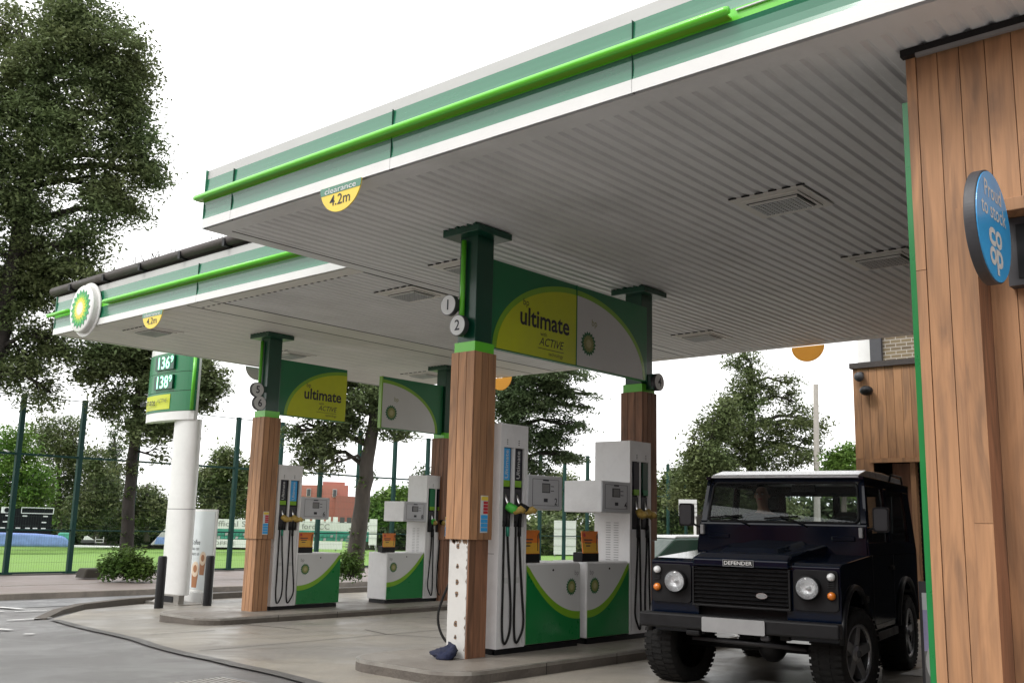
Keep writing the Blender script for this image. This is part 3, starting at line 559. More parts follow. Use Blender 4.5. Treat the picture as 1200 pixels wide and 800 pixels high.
# ------------------------------------------------------------------ pumps (local: y along the island, x=0 at the front, z=0 on the slab)
def pump(loc, H, tw, cw, hw, flip, labels, num, handle, lb, D=.54, hoses=2):
    t = thing('fuel_pump', loc, lb, 'fuel pump', 'fuel pumps on the islands', world=False)
    def Y(a): return -a if flip else a           # tower sits at local y 0..tw, cabinet beyond it
    def F(x): o, u, v, w = FX(x); return (o, u, v, w)
    def bx(mb, x0, y0, z0, x1, y1, z1, m): mb.box((x0, Y(y0), z0), (x1, Y(y1), z1), m)
    zb, zt = H*.545, H*.895                       # nozzle bay
    mb = MB(); bx(mb, -D, 0, .06, -.05, tw, H, 'pumpwhite')
    bx(mb, -.05, 0, .06, 0, .055, H, 'pumpwhite'); bx(mb, -.05, tw-.045, .06, 0, tw, H, 'pumpwhite'); bx(mb, -.05, .055, .06, -.002, tw-.045, zb, 'pumpwhite'); bx(mb, -.05, .055, zt, -.002, tw-.045, H, 'pumpwhite')
    bx(mb, -.05, tw/2-.012, zb, -.004, tw/2+.018, zt, 'pumpwhite')
    bx(mb, -D+.01, -.0012, 1.02, -.06, .0, 1.026, 'midgrey'); bx(mb, -.25, -.0012, .1, -.246, .0, 1.02, 'midgrey')
    for a_, b_ in ((.055, tw/2-.012), (tw/2+.018, tw-.045)):
        for q_ in range(3): bx(mb, -.002, (a_+b_)/2-.035, zt+.03+q_*.022, 0, (a_+b_)/2-.015, zt+.042+q_*.022, 'midgrey')
        bx(mb, -.002, (a_+b_)/2-.04, .72, .0, (a_+b_)/2+.03, .78, 'whiteprint')
    bx(mb, -.002, tw-.04, .1, .001, tw-.037, zb, 'midgrey')
    if flip:
        for i in range(22): bx(mb, -.36, tw+.0, 1.05-.0-i*.03+.33, -.29, tw+.004, 1.056-i*.03+.33, 'midgrey'); bx(mb, -.24, tw+.0, 1.05-i*.03+.33, -.17, tw+.004, 1.056-i*.03+.33, 'midgrey')
    mb.build('nozzle_tower', t, bevel=.006)
    mb = MB(); bx(mb, -.052, .05, zb, -.040, tw-.04, zt, 'black'); mb.build('nozzle_recess', t); mb = MB(); bx(mb, -.06, .01, 0, -.02, tw+cw-.03, .06, 'black'); bx(mb, -D+.03, .01, 0, -.03, tw+cw-.03, .06, 'black'); mb.build('plinth', t)
    slots = [(.055, tw/2-.012), (tw/2+.018, tw-.045)]
    for i, (a, b) in enumerate(slots):
        mb = MB(); m1, txt = labels[i]; zm = zb+(zt-zb)*.50; b2 = b-.05
        bx(mb, -.03, a+.004, zm, -.006, b2, zt-.01, m1); bx(mb, -.03, a+.004, zm-.0, -.004, b2, zm+.07, 'limeprint' if m1 != 'steelgreen' else 'green')
        if txt: mb.text(txt, .075, (Y((a+b2)/2), (zm+zt)/2+.03), F(-.004), 0, 'whiteprint', .006, rot=PI/2, w=.30)
        bx(mb, -.03, a+.004, zb+.02, -.02, b2+.01, zm-.02, 'darkgrey'); mb.build('grade_label', t)
        # nozzle: boot, grip and guard
        mb = MB(); yc = (a+b2)/2; hm = handle[i]
        mb.tube([(-.03, Y(yc), zm-.06), (.0, Y(yc+.01), zm-.16), (.035, Y(yc+.015), zm-.25)], [.012, .018, .02], 'chrome', 8)
        mb.tube([(.02, Y(yc-.005), zm-.20), (.075, Y(yc+.02), zm-.235), (.13, Y(yc+.05), zm-.25)], [.045, .052, .035], hm[0], 10)
        mb.tube([(.09, Y(yc+.02), zm-.27), (.16, Y(yc+.06), zm-.235), (.19, Y(yc+.08), zm-.26)], [.03, .04, .028], hm[1], 10)
        mb.tube([(.03, Y(yc+.01), zm-.28), (.02, Y(yc+.01), zm-.42)], [.018, .022], 'black', 8)
        mb.build('nozzle', t)
        mb = MB(); y0 = yc+.01; e_ = [0, .02][i]
        pts = [(.02, Y(y0), zm-.42), (.02, Y(y0), zm-.50), (.025, Y(y0+.02), .95), (.03, Y(y0+.055), .6), (.035, Y(y0+.06+e_), .3), (.035, Y(y0+.02), .16), (.03, Y(y0-.035), .12), (.025, Y(y0-.06), .3), (.02, Y(y0-.055), .7), (.012, Y(y0-.05), zb-.02), (.0, Y(y0-.05), zb+.05)]
        cat_ = []
        for k in range(len(pts)-1):
            p0, p1, p2, p3 = [V(pts[min(max(k+q, 0), len(pts)-1)]) for q in (-1, 0, 1, 2)]
            for s in range(5): u = s/5; cat_.append(.5*((2*p1)+(-p0+p2)*u+(2*p0-5*p1+4*p2-p3)*u*u+(-p0+3*p1-3*p2+p3)*u**3))
        cat_.append(V(pts[-1])); mb.tube(cat_, .0125, 'rubber', 8); mb.tube([(.02, Y(y0), zm-.42), (.021, Y(y0), zm-.52)], .02, 'teal' if (i == 0 and not flip) else 'black', 8); mb.build('hose', t)
    for i, (a, b) in enumerate(slots):
        pass
    # display head
    h0, h1 = H*.625, H*.782; mb = MB(); bx(mb, -D-.02, tw+.002, h0, .0, tw+hw, h1, 'pumpwhite'); mb.build('display_head', t, bevel=.006)
    mb = MB(); bx(mb, .0, tw+.006, h0+.01, .012, tw+hw-.004, h1-.008, 'headgrey'); a, b = tw+.075, tw+hw-.065
    o = .004
    for q in ((a, h0+.045, b, h0+.045+o), (a, h1-.045, b, h1-.045+o), (a, h0+.045, a+o, h1-.045), (b, h0+.045, b+o, h1-.045)): bx(mb, .012, q[0], q[1], .0145, q[2], q[3], 'ink')
    m_ = (a+b)/2 if flip else (a+b)/2; c0 = Y(m_)
    mb.box((.012, c0-.085+(.02 if not flip else 0), h1-.19), (.016, c0+.075, h1-.085), 'darkgrey'); mb.box((.016, c0-.065, h1-.18), (.017, c0+.06, h1-.095), 'midgrey')
    mb.box((.012, c0-.03, h0+.085), (.015, c0+.035, h0+.125), 'ink'); mb.box((.012, c0-.05, h1-.06), (.015, c0+.05, h1-.045), 'ink')
    for k in (0, 1): mb.box((.012, c0+.09, h1-.12-.05*k), (.015, c0+.145, h1-.112-.05*k), 'ink')
    mb.text(num, .11, (Y(b-.05) if not flip else c0+(b-a)/2-.04, h0+.09), F(.016), 0, 'ink', .012); mb.build('display_panel', t)
    # cabinet
    ch = H*.385; mb = MB(); bx(mb, -D, tw+.012, .065, -.014, tw+cw, ch, 'pumpwhite'); mb.build('cabinet', t, bevel=.018)
    mb = MB(); a, b = tw+.02, tw+cw-.004; Ly, Ry = sorted((Y(a), Y(b))); zz0, zz1 = .075, ch-.022
    bx(mb, -.014, a, zz0, -.004, b, zz1, 'whiteprint'); Fr = F(-.004); wd = Ry-Ly; hgt = zz1-zz0
    def curve(off):                                # rising curve from low near the emblem side to the top corner of the far side
        pts = []
        for k in range(21):
            u = k/20
            xx = u; f = (1-math.sqrt(max(0, 1-(u*.97)**2)))*.80/.757+.26 if False else .34+.66*(u**2.1)*(1.0) 
            pts.append((xx, f+off))
        return pts
    inv = swoosh_from_right
    def mapp(u, f): return (Ly+wd*(1-u if inv else u), zz0+hgt*min(1, max(0, f)))
    gl = [mapp(u, f) for u, f in curve(-.02)]; mb.prism([mapp(0, 0)]+[mapp(u, f) for u, f in curve(.03)]+[mapp(1, 0)], Fr, 0, .0025, 'limeprint')
    mb.prism([mapp(0, 0)]+[mapp(u, f) for u, f in curve(-.07)]+[mapp(1, 0)], Fr, .0025, .005, 'pumpgreen')
    ec = mapp(.17, .70); helios(mb, ec, .098, Fr, .0, True, .0015); q = mapp(.10 if not inv else .07, .885); mb.text('bp', .08, q, Fr, .0015, 'midgrey')
    q = mapp(.52, .93); mb.disc(q, .012, Fr, 0, .006, 'black', 12); mb.build('front_panel', t); return t
swoosh_from_right = True
P1 = pump((-7.15, 7.99, .12), 2.40, .45, .98, .60, False, [('skyblue', 'Ultimate'), ('ink', 'Ultimate')], '2', [('greenhandle', 'gold'), ('black', 'gold')], 'nearest fuel pump, right behind the column with discs 1 and 2, with a green nozzle')
swoosh_from_right = False
P2 = pump((-7.15, 10.88, .12), 2.40, .47, .86, .60, True, [('steelgreen', ''), ('ink', '')], '4', [('gold', 'gold'), ('gold', 'gold')], 'second fuel pump on the near island, beside the dark car and reddish column')
P3 = pump((-14.36, 10.37, -.05), 2.42, .50, .95, .62, False, [('ink', 'Ultimate'), ('skyblue', 'Ultimate')], '6', [('gold', 'gold'), ('gold', 'gold')], 'far left fuel pump beside the column numbered 5 and 6')
P4 = pump((-14.36, 14.42, -.05), 2.42, .52, .96, .60, True, [('ink', ''), ('green', '')], '8', [('black', 'gold'), ('greenhandle', 'gold')], 'far right fuel pump beside the column without discs')
# poster toppers on the cabinets
def topper(loc, lb):
    t = thing('poster_stand', loc, lb, 'poster stand', 'orange poster stands on the pump cabinets', world=False)
    mb = MB(); mb.box((-.15, -.17, 0), (0.0, .15, .11), 'black'); mb.build('base_box', t, bevel=.012)
    mb = MB(); o = V((.0, 0, .10)); w = V((math.cos(.2), 0, math.sin(.2))); F = (o, V((0, 1, 0)), V((-math.sin(.2), 0, math.cos(.2))), w)
    mb.prism([(-.165, 0), (.135, 0), (.19, .26), (-.13, .26)], F, -.012, 0, 'posterorange'); mb.prism([(-.16, .005), (.13, .005), (.15, .12), (-.145, .12)], F, 0, .002, 'posteryellow')
    for k in range(3): mb.prism([(-.11+.01*k, .15-.035*k), (.05-.03*k, .15-.035*k), (.05-.03*k, .163-.035*k), (-.11+.01*k, .163-.035*k)], F, .002, .004, 'ink')
    mb.disc((-.09, .215), .022, F, .002, .004, 'red', 14)
    mb.tube([F[0]+F[1]*.10+F[2]*.03+F[3]*.01, F[0]+F[1]*.13+F[2]*.2+F[3]*.015, F[0]+F[1]*.16+F[2]*.23+F[3]*.015, F[0]+F[1]*.15+F[2]*.17+F[3]*.012], .004, 'ink', 5)
    mb.build('poster', t); return t
tp = topper((-7.22, 8.62, 1.04), 'orange poster stand on the nearest pump cabinet, under display 2')
for loc, lb in [((-7.22, 9.72, 1.04), 'orange poster stand on the second pump cabinet, in front of the vented tower'), ((-14.44, 11.10, .88), 'orange poster stand on the far left pump cabinet'), ((-14.44, 13.05, .88), 'orange poster stand on the far right pump cabinet')]: dup(tp, loc, lb)
# hose loop behind the first column and the rag at its foot
mb = MB(); mb.tube(smooth([(-7.56, 8.05, 1.15), (-7.62, 7.85, .95), (-7.70, 7.72, .62), (-7.71, 7.70, .42), (-7.62, 7.72, .25), (-7.5, 7.82, .17), (-7.45, 8.0, .16)]), .014, 'rubber', 8)
tag(mb.build('hose', org=(-7.5, 7.9, .12)), 'black fuel hose looping out behind the chipped white column base', 'hose')
mb = MB(); nn, kk = 26, 16; vs = []
for i in range(kk+1):
    for j in range(nn):
        th, ph = PI*i/kk, 2*PI*j/nn; q = 1+.14*math.sin(3*ph+2*th)+.07*math.sin(7*ph+5*th)+.05*math.sin(11*th+3*ph)
        vs.append((-7.33+.15*q*math.sin(th)*math.cos(ph), 7.42+.10*q*math.sin(th)*math.sin(ph)+.05*math.cos(th), .121+max(0, .05+.065*q*math.cos(th)*(1+.45*math.cos(ph)))))
mb.add(vs, [(i*nn+j, (i+1)*nn+j, (i+1)*nn+(j+1) % nn, i*nn+(j+1) % nn) for i in range(kk) for j in range(nn)], 'clothblue', True)
tag(mb.build('cloth', org=(-7.33, 7.42, .12)), 'crumpled navy cloth lying at the foot of the chipped white column', 'cloth')
# ------------------------------------------------------------------ shop wall (right foreground)
sh = thing('shop', (.5, 8, 0), 'timber clad shop corner with green edge strip at the right of the picture', 'shop')
def boards(mb, x0, x1, y, z0, z1, w, m='cladding', th=.022):
    x = x0
    while x < x1-.01: mb.box((x+.002, y, z0), (min(x+w, x1)-.003, y+th, z1), m); x += w
mb = MB(); mb.box((-2.16, 6.385, 0), (4, 15, 4.58), 'black'); mb.build('wall', sh)
mb = MB(); boards(mb, -2.10, -1.83, 6.36, 0, 4.56, .135); mb.box((-2.165, 6.355, 0), (-2.103, 6.40, 3.1), 'cladding'); mb.box((-2.165, 6.355, 3.104), (-2.103, 6.40, 4.56), 'cladding')
boards(mb, -1.83, 4, 6.36, 3.47, 4.56, .155)
mb.box((-1.902, 6.352, 0), (-1.795, 6.36, 1.52), 'cladding'); mb.box((-1.902, 6.352, 1.523), (-1.795, 6.36, 3.465), 'cladding')
mb.build('cladding', sh)
# the recess right of the pilaster
mb = MB(); mb.box((-1.83, 6.362, 0), (-1.797, 6.62, 3.47), 'claddingred'); mb.build('pilaster_side', sh)
for o in [x for x in bpy.data.objects if x.parent == sh and x.name.startswith('wall')]: bpy.data.objects.remove(o)
mb = MB(); mb.box((-2.16, 6.385, 0), (-1.84, 15, 4.58), 'black'); mb.box((-1.84, 6.66, 0), (4, 15, 4.58), 'black'); mb.box((-1.84, 6.385, 3.48), (4, 6.66, 4.58), 'black'); mb.build('wall', sh)
mb = MB(); boards(mb, -1.797, 4, 6.60, 0, 3.47, .155); mb.build('recessed_cladding', sh)
mb = MB(); mb.box((-1.66, 6.34, 3.39), (4, 6.60, 3.47), 'cladding'); mb.build('ledge', sh, bevel=.004)
mb = MB(); mb.box((-1.66, 6.50, 2.96), (4, 6.60, 3.386), 'darkgrey'); mb.box((-1.60, 6.492, 3.0), (4, 6.50, 3.34), 'black'); mb.build('dark_window', sh)
mb = MB(); mb.box((-2.203, 6.36, 0), (-2.167, 6.44, 4.25), 'pumpgreen'); mb.build('corner_strip', sh)
mb = MB(); mb.box((-2.18, 6.30, 4.545), (4, 6.355, 4.596), 'black'); mb.box((-2.08, 6.29, 4.52), (4, 6.32, 4.545), 'midgrey'); mb.build('flashing', sh)
# projecting round sign
cs = (6.02, 3.21); st_ = thing('shop_sign', (-1.62, 6.2, 3.25), 'round blue sign reading Proud to stock CO OP projecting from the timber wall', 'sign')
F = FX(-1.60); mb = MB(); mb.disc(cs, .335, F, -.065, 0, 'darkgrey', 96); mb.disc((6.27, 3.21), .12, F, -.08, -.02, 'darkgrey', 4); mb.build('drum', st_, bevel=.006)
mb = MB(); mb.disc(cs, .325, F, 0, .006, 'skyblue', 48)
mb.text('Proud', .14, (cs[0], cs[1]+.20), F, .008, 'whiteprint', .01, w=.32); mb.text('to stock', .14, (cs[0], cs[1]+.085), F, .008, 'whiteprint', .01, w=.47)
for dx, dz, ch in ((-.062, -.055, 'c'), (.062, -.055, 'o'), (-.062, -.17, 'o'), (.062, -.17, 'p')):
    mb.text(ch, .21, (cs[0]+dx, cs[1]+dz-.0), F, .008, 'whiteprint', .03, w=.125)
mb.build('sign_face', st_)
# leaning poster board between the car and the shop
t = thing('poster_board', (-3.0, 9.5, 0), 'tall poster of food on a white plate beside the green wall edge', 'poster')
Fp = FY(9.5); mb = MB(); mb.box((-3.36, 9.5, .02), (-2.66, 9.54, 1.03), 'darkgrey'); mb.box((-3.30, 9.54, 0), (-2.72, 9.85, .05), 'black'); mb.build('frame', t, bevel=.004)
mb = MB(); mb.box((-3.33, 9.494, .06), (-2.69, 9.5, .93), 'purple'); mb.prism([(-3.33, .78), (-2.69, .82), (-2.69, .93), (-3.33, .93)], FY(9.494), 0, .002, 'bannerpic')
mb.prism([(-3.33, .06), (-2.69, .06), (-2.69, .5), (-3.33, .42)], FY(9.494), 0, .0015, 'midgrey'); mb.disc((-3.06, .33), .26, FY(9.494), .0015, .004, 'whiteprint', 40, .26); mb.disc((-3.04, .33), .17, FY(9.494), .004, .006, 'crust', 30); mb.build('picture', t)
# ------------------------------------------------------------------ far building with shutter
fb = thing('rear_building', (-4.5, 18, 0), 'timber clad outbuilding with dark roller shutter behind the car', 'building')
mb = MB(); x = -7.38
while x < -1: mb.box((x+.003, 18, 2.78), (x+.147, 18.03, 4.44), 'cladding'); x += .15
mb.box((-7.38, 18, 0), (-7.23, 18.03, 2.776), 'cladding'); mb.box((-7.227, 18, 0), (-7.06, 18.03, 2.776), 'cladding'); mb.build('cladding', fb)
mb = MB(); mb.box((-7.37, 18.03, 0), (-7.08, 24, 4.43), 'black').box((-7.08, 18.03, 2.8), (-1, 24, 4.43), 'black').box((-7.08, 19.2, 0), (-1, 24, 2.8), 'black'); mb.build('wall', fb)
mb = MB(); mb.box((-7.42, 17.94, 4.44), (-1, 18.4, 4.54), 'roofdark'); mb.build('coping', fb)
mb = MB(); mb.box((-7.1, 17.97, 2.70), (-1, 18.06, 2.776), 'cladding'); mb.build('lintel', fb)
mb = MB(); mb.box((-6.85, 18.35, 0), (-6.45, 18.55, 2.7), 'claddingred'); mb.box((-6.45, 18.12, 0), (-6.36, 18.5, 2.7), 'cladding'); mb.build('post', fb)
mb = MB(); z = .02
while z < 2.72: mb.box((-6.36, 18.25, z), (-1, 18.29, z+.075), 'blackplastic'); mb.box((-6.36, 18.27, z+.075), (-1, 18.29, z+.1), 'black'); z += .1
mb.build('roller_shutter', fb)
mb = MB(); mb.ball((-7.22, 17.9, 4.27), (.09, .09, .09), 'darkgrey'); mb.box((-7.27, 17.9, 4.26), (-7.17, 18.0, 4.36), 'darkgrey'); mb.build('security_camera', fb)
mb = MB(); mb.ball((-7.08, 17.86, 4.0), (.12, .12, .09), 'blackplastic'); mb.box((-7.13, 17.9, 3.95), (-7.03, 18.0, 4.06), 'darkgrey'); mb.build('wall_lamp', fb)
bb = thing('brick_building', (-4, 22, 0), 'brown brick upper storey rising behind the timber outbuilding', 'building')
mb = MB(); mb.box((-8.72, 22.5, 0), (0, 30, 7.4), 'brick'); mb.build('wall', bb)
mb = MB(); mb.box((-8.76, 22.40, 0), (-8.50, 22.5, 7.4), 'darkgrey'); mb.build('drainpipe', bb)
mb = MB(); mb.box((-9.13, 22.6, 0), (-8.76, 29, 7.4), 'white'); mb.build('rendered_gable', bb)
# ------------------------------------------------------------------ price totem, bollards, banner
tt = thing('price_totem', (-19.1, 11.4, -.31), 'tall white and green price totem showing 136.9 and 138.9 at the road edge', 'price sign')
xa, xb, yc = -20.72, -18.78, 11.45
def bow(z0, z1, off, m, mb, a=xa, b=xb, n=20, e=0.):
    po = []
    for i in range(n+1):
        u = -1+2*i/n; x = (xa+xb)/2+u*(xb-xa)/2
        if a-1e-6 <= x <= b+1e-6: po.append((x, yc-.30*math.sqrt(max(0, 1-(u*.93)**2))-off))
    po += [(po[-1][0], yc-.03), (po[0][0], yc-.03)] if not e else [(p[0], p[1]+e) for p in po[::-1]]
    mb.prism(po, (V((0, 0, 0)), V((1, 0, 0)), V((0, 1, 0)), V((0, 0, 1))), z0, z1, m, True)
def flat(mb): mb.sm = [False]*len(mb.sm); return mb
mb = MB(); bow(4.92, 5.06, .0, 'white', mb); bow(3.46, 3.64, .01, 'white', mb); bow(3.64, 4.92, -.03, 'white', mb); flat(mb).build('housing', tt)
for z0, z1 in ((4.49, 4.91), (4.08, 4.48), (3.65, 4.07)):
    mb = MB(); bow(z0, z1, .012, 'green', mb, e=.03); flat(mb).build('sign_panel', tt)
mb = MB(); bow(3.70, 4.02, .022, 'yellowprint', mb, a=xa, b=xa+1.3, e=.012); flat(mb); F = FY(yc-.325, 0, 0); mb.text('ultimate', .2, (xa+.45, 3.86), (V((0, yc-.33, 0)), V((1, 0, 0)), V((0, 0, 1)), V((0, -1, 0))), .03, 'ink', .01, w=.62); mb.text('ACTIVE', .12, (xa+1.02, 3.88), F, .03, 'ink', 0, .25, w=.42); mb.build('advert', tt)
for z, s in ((4.70, '136'), (4.28, '138')):
    mb = MB(); F = (V((0, yc-.335, 0)), V((1, 0, 0)), V((0, 0, 1)), V((0, -1, 0))); mb.box((xa+.62, yc-.345, z-.15), (xa+1.36, yc-.30, z+.15), 'steelgreen')
    mb.text(s, .37, (xa+.98, z-.01), F, .02, 'digit', .012, w=.46); mb.text('9', .20, (xa+1.29, z+.06), F, .02, 'digit', .012, w=.11); mb.build('price_display', tt)
mb = MB(); mb.tube([(xb-.05, yc-.155, 3.66), (xb-.05, yc-.155, 4.9)], .04, 'lime', 10); mb.build('light_tube', tt)
mb = MB(); F = (V((-19.17, 11.45, 0)), V((1, 0, 0)), V((0, 1, 0)), V((0, 0, 1))); mb.disc((0, 0), .44, F, -.12, 1.60, 'white', 40, .20); mb.disc((0, 0), .435, F, 1.60, 1.615, 'midgrey', 40, .195); mb.disc((0, 0), .43, F, 1.615, 3.47, 'white', 40, .20); mb.build('pole', tt)
mb = MB(); mb.box((-19.75, 11.1, -.34), (-18.4, 11.75, -.27), 'galv'); mb.box((-19.2, 11.18, -.27), (-18.55, 11.3, -.10), 'galv'); mb.box((-19.1, 11.17, -.25), (-18.75, 11.175, -.13), 'black')
mb.add([(-19.6, 11.2, -.27), (-19.25, 11.2, -.27), (-19.35, 11.3, -.1)], [(0, 1, 2)], 'galv'); mb.build('foot_plate', tt)
for i, (x, y) in enumerate(((-18.05, 10.47), (-18.05, 11.52))):
    mb = MB(); F = (V((x, y, 0)), V((1, 0, 0)), V((0, 1, 0)), V((0, 0, 1))); z = gz(x); mb.lathe([(.0, z+.98), (.07, z+.98), (.085, z+.95), (.085, z-.1)], F, 'blackplastic', 20)
    tag(mb.build('bollard', org=(x, y, z)), ['dark bollard left of the white totem pole', 'dark bollard in front of the coffee banner'][i], 'bollard', 'bollards by the totem')
bn = thing('banner_stand', (-19.4, 12.1, -.3), 'white upright banner with two coffee cups behind the totem pole', 'banner')
mb = MB(); mb.box((-20.05, 12.08, -.10), (-18.80, 12.115, 1.62), 'white'); mb.build('frame', bn, bevel=.01)
F = FY(12.08); mb = MB(); mb.box((-20.0, 12.07, -.05), (-18.86, 12.08, 1.57), 'bannerpic')
mb.text('Coffee', .15, (-19.52, .92), F, .012, 'ink', .006, w=.34); mb.text('you can', .1, (-19.53, .79), F, .012, 'ink', .002, w=.32); mb.text('count on', .1, (-19.53, .68), F, .012, 'ink', .002, w=.34)
for cx, cz, s in ((-19.20, .52, .9), (-19.46, .28, 1.0)):
    mb.prism([(cx-.10*s, cz-.30*s), (cx+.08*s, cz-.30*s), (cx+.13*s, cz+.05*s), (cx-.13*s, cz+.05*s)], F, .012, .014, 'coffee'); mb.disc((cx, cz+.08*s), .135*s, F, .014, .016, 'cream', 24, .16*s); mb.disc((cx, cz+.09*s), .07*s, F, .016, .018, 'coffee', 16, .08*s)
mb.build('printed_face', bn)
mb = MB(); mb.box((-19.7, 12.0, -.34), (-19.0, 12.25, -.10), 'white'); mb.build('base', bn, bevel=.01)
# ------------------------------------------------------------------ fence
fe = thing('mesh_fence', (-29.65, 30, -.3), 'tall dark green sports fence with thin wire mesh along the far pavement', 'fence')
ys = [8.77+1.81*i for i in range(40)]
mb = MB(); mb.box((-.065, -.065, 0), (.065, .065, 5.15), 'fencegreen'); mb.box((-.14, -.14, 0), (.14, .14, .09), 'fencegreen'); pm = mb.build('post', fe, org=(0, 0, 0)).data
COL.objects[-1] if False else None
p0 = [o for o in bpy.data.objects if o.parent == fe][0]; p0.location = (0, ys[0]-30, 0)
for y in ys[1:]:
    c = p0.copy(); COL.objects.link(c); c.parent = fe; c.location = (0, y-30, 0)
mb = MB()
for i in range(24): yy = .06+i*.072; mb.add([(0, yy, .05), (.002, yy+.002, .05), (0, yy+.003, .05), (0, yy, 2.9), (.002, yy+.002, 2.9), (0, yy+.003, 2.9)], [(0, 1, 4, 3), (1, 2, 5, 4), (2, 0, 3, 5)], 'mesh')
for i in range(11): mb.box((-.002, .05, .1+i*.26), (.002, 1.76, .104+i*.26), 'mesh')
q0 = mb.build('mesh_panel', fe, org=(0, 0, 0)); q0.location = (0, ys[0]-30, 0)
for y in ys[1:-1]: c = q0.copy(); COL.objects.link(c); c.parent = fe; c.location = (0, y-30, 0)
for z, r in ((3.42, .03), (1.28, .02), (5.10, .012), (.08, .02)):
    mb = MB(); mb.box((-.035, ys[0]-30, z-r), (.035 if r > .015 else .0, ys[-1]-30, z+r), 'fencegreen'); mb.build('rail', fe, org=(0, 0, 0))
# ------------------------------------------------------------------ trees
def quadmesh(name, P, N, S, m, parent, org, elong=1.5):
    n = len(P); a = rng.normal(size=(n, 3)); u = np.cross(N, a); u /= np.linalg.norm(u, axis=1)[:, None]+1e-9; v = np.cross(N, u)
    S = S[:, None]; vs = np.empty((n, 4, 3)); vs[:, 0] = P-u*S*elong*.5; vs[:, 1] = P+v*S*.32+N*S*.08; vs[:, 2] = P+u*S*elong*.5; vs[:, 3] = P-v*S*.32+N*S*.08
    vs = vs.reshape(-1, 3)-np.array(org); me = bpy.data.meshes.new(name); me.vertices.add(4*n); me.vertices.foreach_set('co', vs.ravel().astype(np.float32))
    me.loops.add(4*n); me.loops.foreach_set('vertex_index', np.arange(4*n, dtype=np.int32)); me.polygons.add(n); me.polygons.foreach_set('loop_start', np.arange(0, 4*n, 4, dtype=np.int32)); me.update(calc_edges=True)
    me.materials.append(MATS[m]); o = bpy.data.objects.new(name, me); COL.objects.link(o); o.parent = parent; return o
def crown(blobs, nl, ls, clump, flatz=.7, seed=0, per=46):
    """blobs: (centre, (rx, ry, rz)); leaves gathered in clumps through the volume"""
    r = np.random.default_rng(seed); vol = np.array([b[1][0]*b[1][1]*b[1][2] for b in blobs])**.75; vol /= vol.sum(); P = []; N = []; CC = []
    ncl = max(6, nl//per)
    for (c, rad), w in zip(blobs, vol):
        k = max(2, int(ncl*w)); d = r.normal(size=(k, 3)); d /= np.linalg.norm(d, axis=1)[:, None]; rr = r.random(k)**.42; cc = np.array(c)+d*rr[:, None]*np.array(rad); CC.append((c, cc))
        for q in cc:
            m = max(6, int(per*r.uniform(.5, 1.5))); s = clump*r.uniform(.55, 1.35); e = r.normal(size=(m, 3)); e /= np.linalg.norm(e, axis=1)[:, None]; e *= (r.random(m)**.45)[:, None]*np.array([s, s, s*flatz])
            # droop: leaves at the edge of a clump hang lower
            e[:, 2] -= .35*(e[:, 0]**2+e[:, 1]**2)/s; P.append(q+e); nn = r.normal(size=(m, 3))*.55; nn[:, 2] += 1; N.append(nn)
    P = np.concatenate(P); N = np.concatenate(N); N /= np.linalg.norm(N, axis=1)[:, None]; return P, N, ls*r.uniform(.6, 1.35, len(P)), CC
def tree(label, d, trunk, blobs, nl, ls=.12, clump=.6, m='leafmid', bark='bark', tr=.3, seed=1, name='tree', cat='tree', group=None, depth=.8, limbs=5, per=46, flatz=.7, ivy=0):
    """trunk: picture points at distance d from the ground up with radius factors; blobs: picture ellipses turned into real volumes at that distance"""
    k = d/FPX; B = []
    rr = random.Random(seed)
    for b in blobs:
        px, py, rx, ry = b[:4]; dd = d+(b[4] if len(b) > 4 else rr.uniform(-1, 1)*rx*k*.5); B.append((tuple(at(px, py, dd)), (rx*k, rx*k*depth, ry*k)))
    tp_ = [at(p[0], p[1], d) for p in trunk]; base = tp_[0]; root = thing(name, tuple(base), label, cat, group)
    mb = MB(); n = len(tp_); fine = []
    for i in range(n-1):
        for s in range(4): u = s/4; fine.append(tp_[i].lerp(tp_[i+1], u)+V((rr.uniform(-1, 1), rr.uniform(-1, 1), 0))*tr*.12*(0 if i+s == 0 else 1))
    fine.append(tp_[-1]); rs = [tr*(1.25 if i == 0 else 1)*(1-.72*i/len(fine)) for i in range(len(fine))]; mb.tube(fine, rs, bark, 10)
    P, N, S, CC = crown(B, nl, ls, clump, flatz, seed, per)
    tops = fine[len(fine)//3:]
    for c, cc in CC:
        c = V(c); st = min(tops, key=lambda p: (p-c).length+max(0, p.z-c.z)*1.5); mid = st.lerp(c, .5)+V((rr.uniform(-.3, .3), rr.uniform(-.3, .3), .3))
        L = (c-st).length; r0 = max(.04, min(tr*.45, .03*L+.03)); mb.tube([st, mid, c], [r0, r0*.7, r0*.45], bark, 6)
        for q in cc[:limbs]:
            q = V(q); a = mid.lerp(c, rr.random()); mb.tube([a, a.lerp(q, .5)+V((0, 0, .15)), q], [r0*.4, r0*.28, .012], bark, 5)
    mb.build('trunk', root); quadmesh('crown', P, N, S, m, root, base)
    if ivy:
        P, N, S, _ = crown([((f.x, f.y, f.z), (rs[i]*1.15, rs[i]*1.15, .5)) for i, f in enumerate(fine[:len(fine)//2])], ivy, .07, .14, 1, seed+5, 20); quadmesh('ivy', P, N, S, 'leafivy', root, base)
    return root
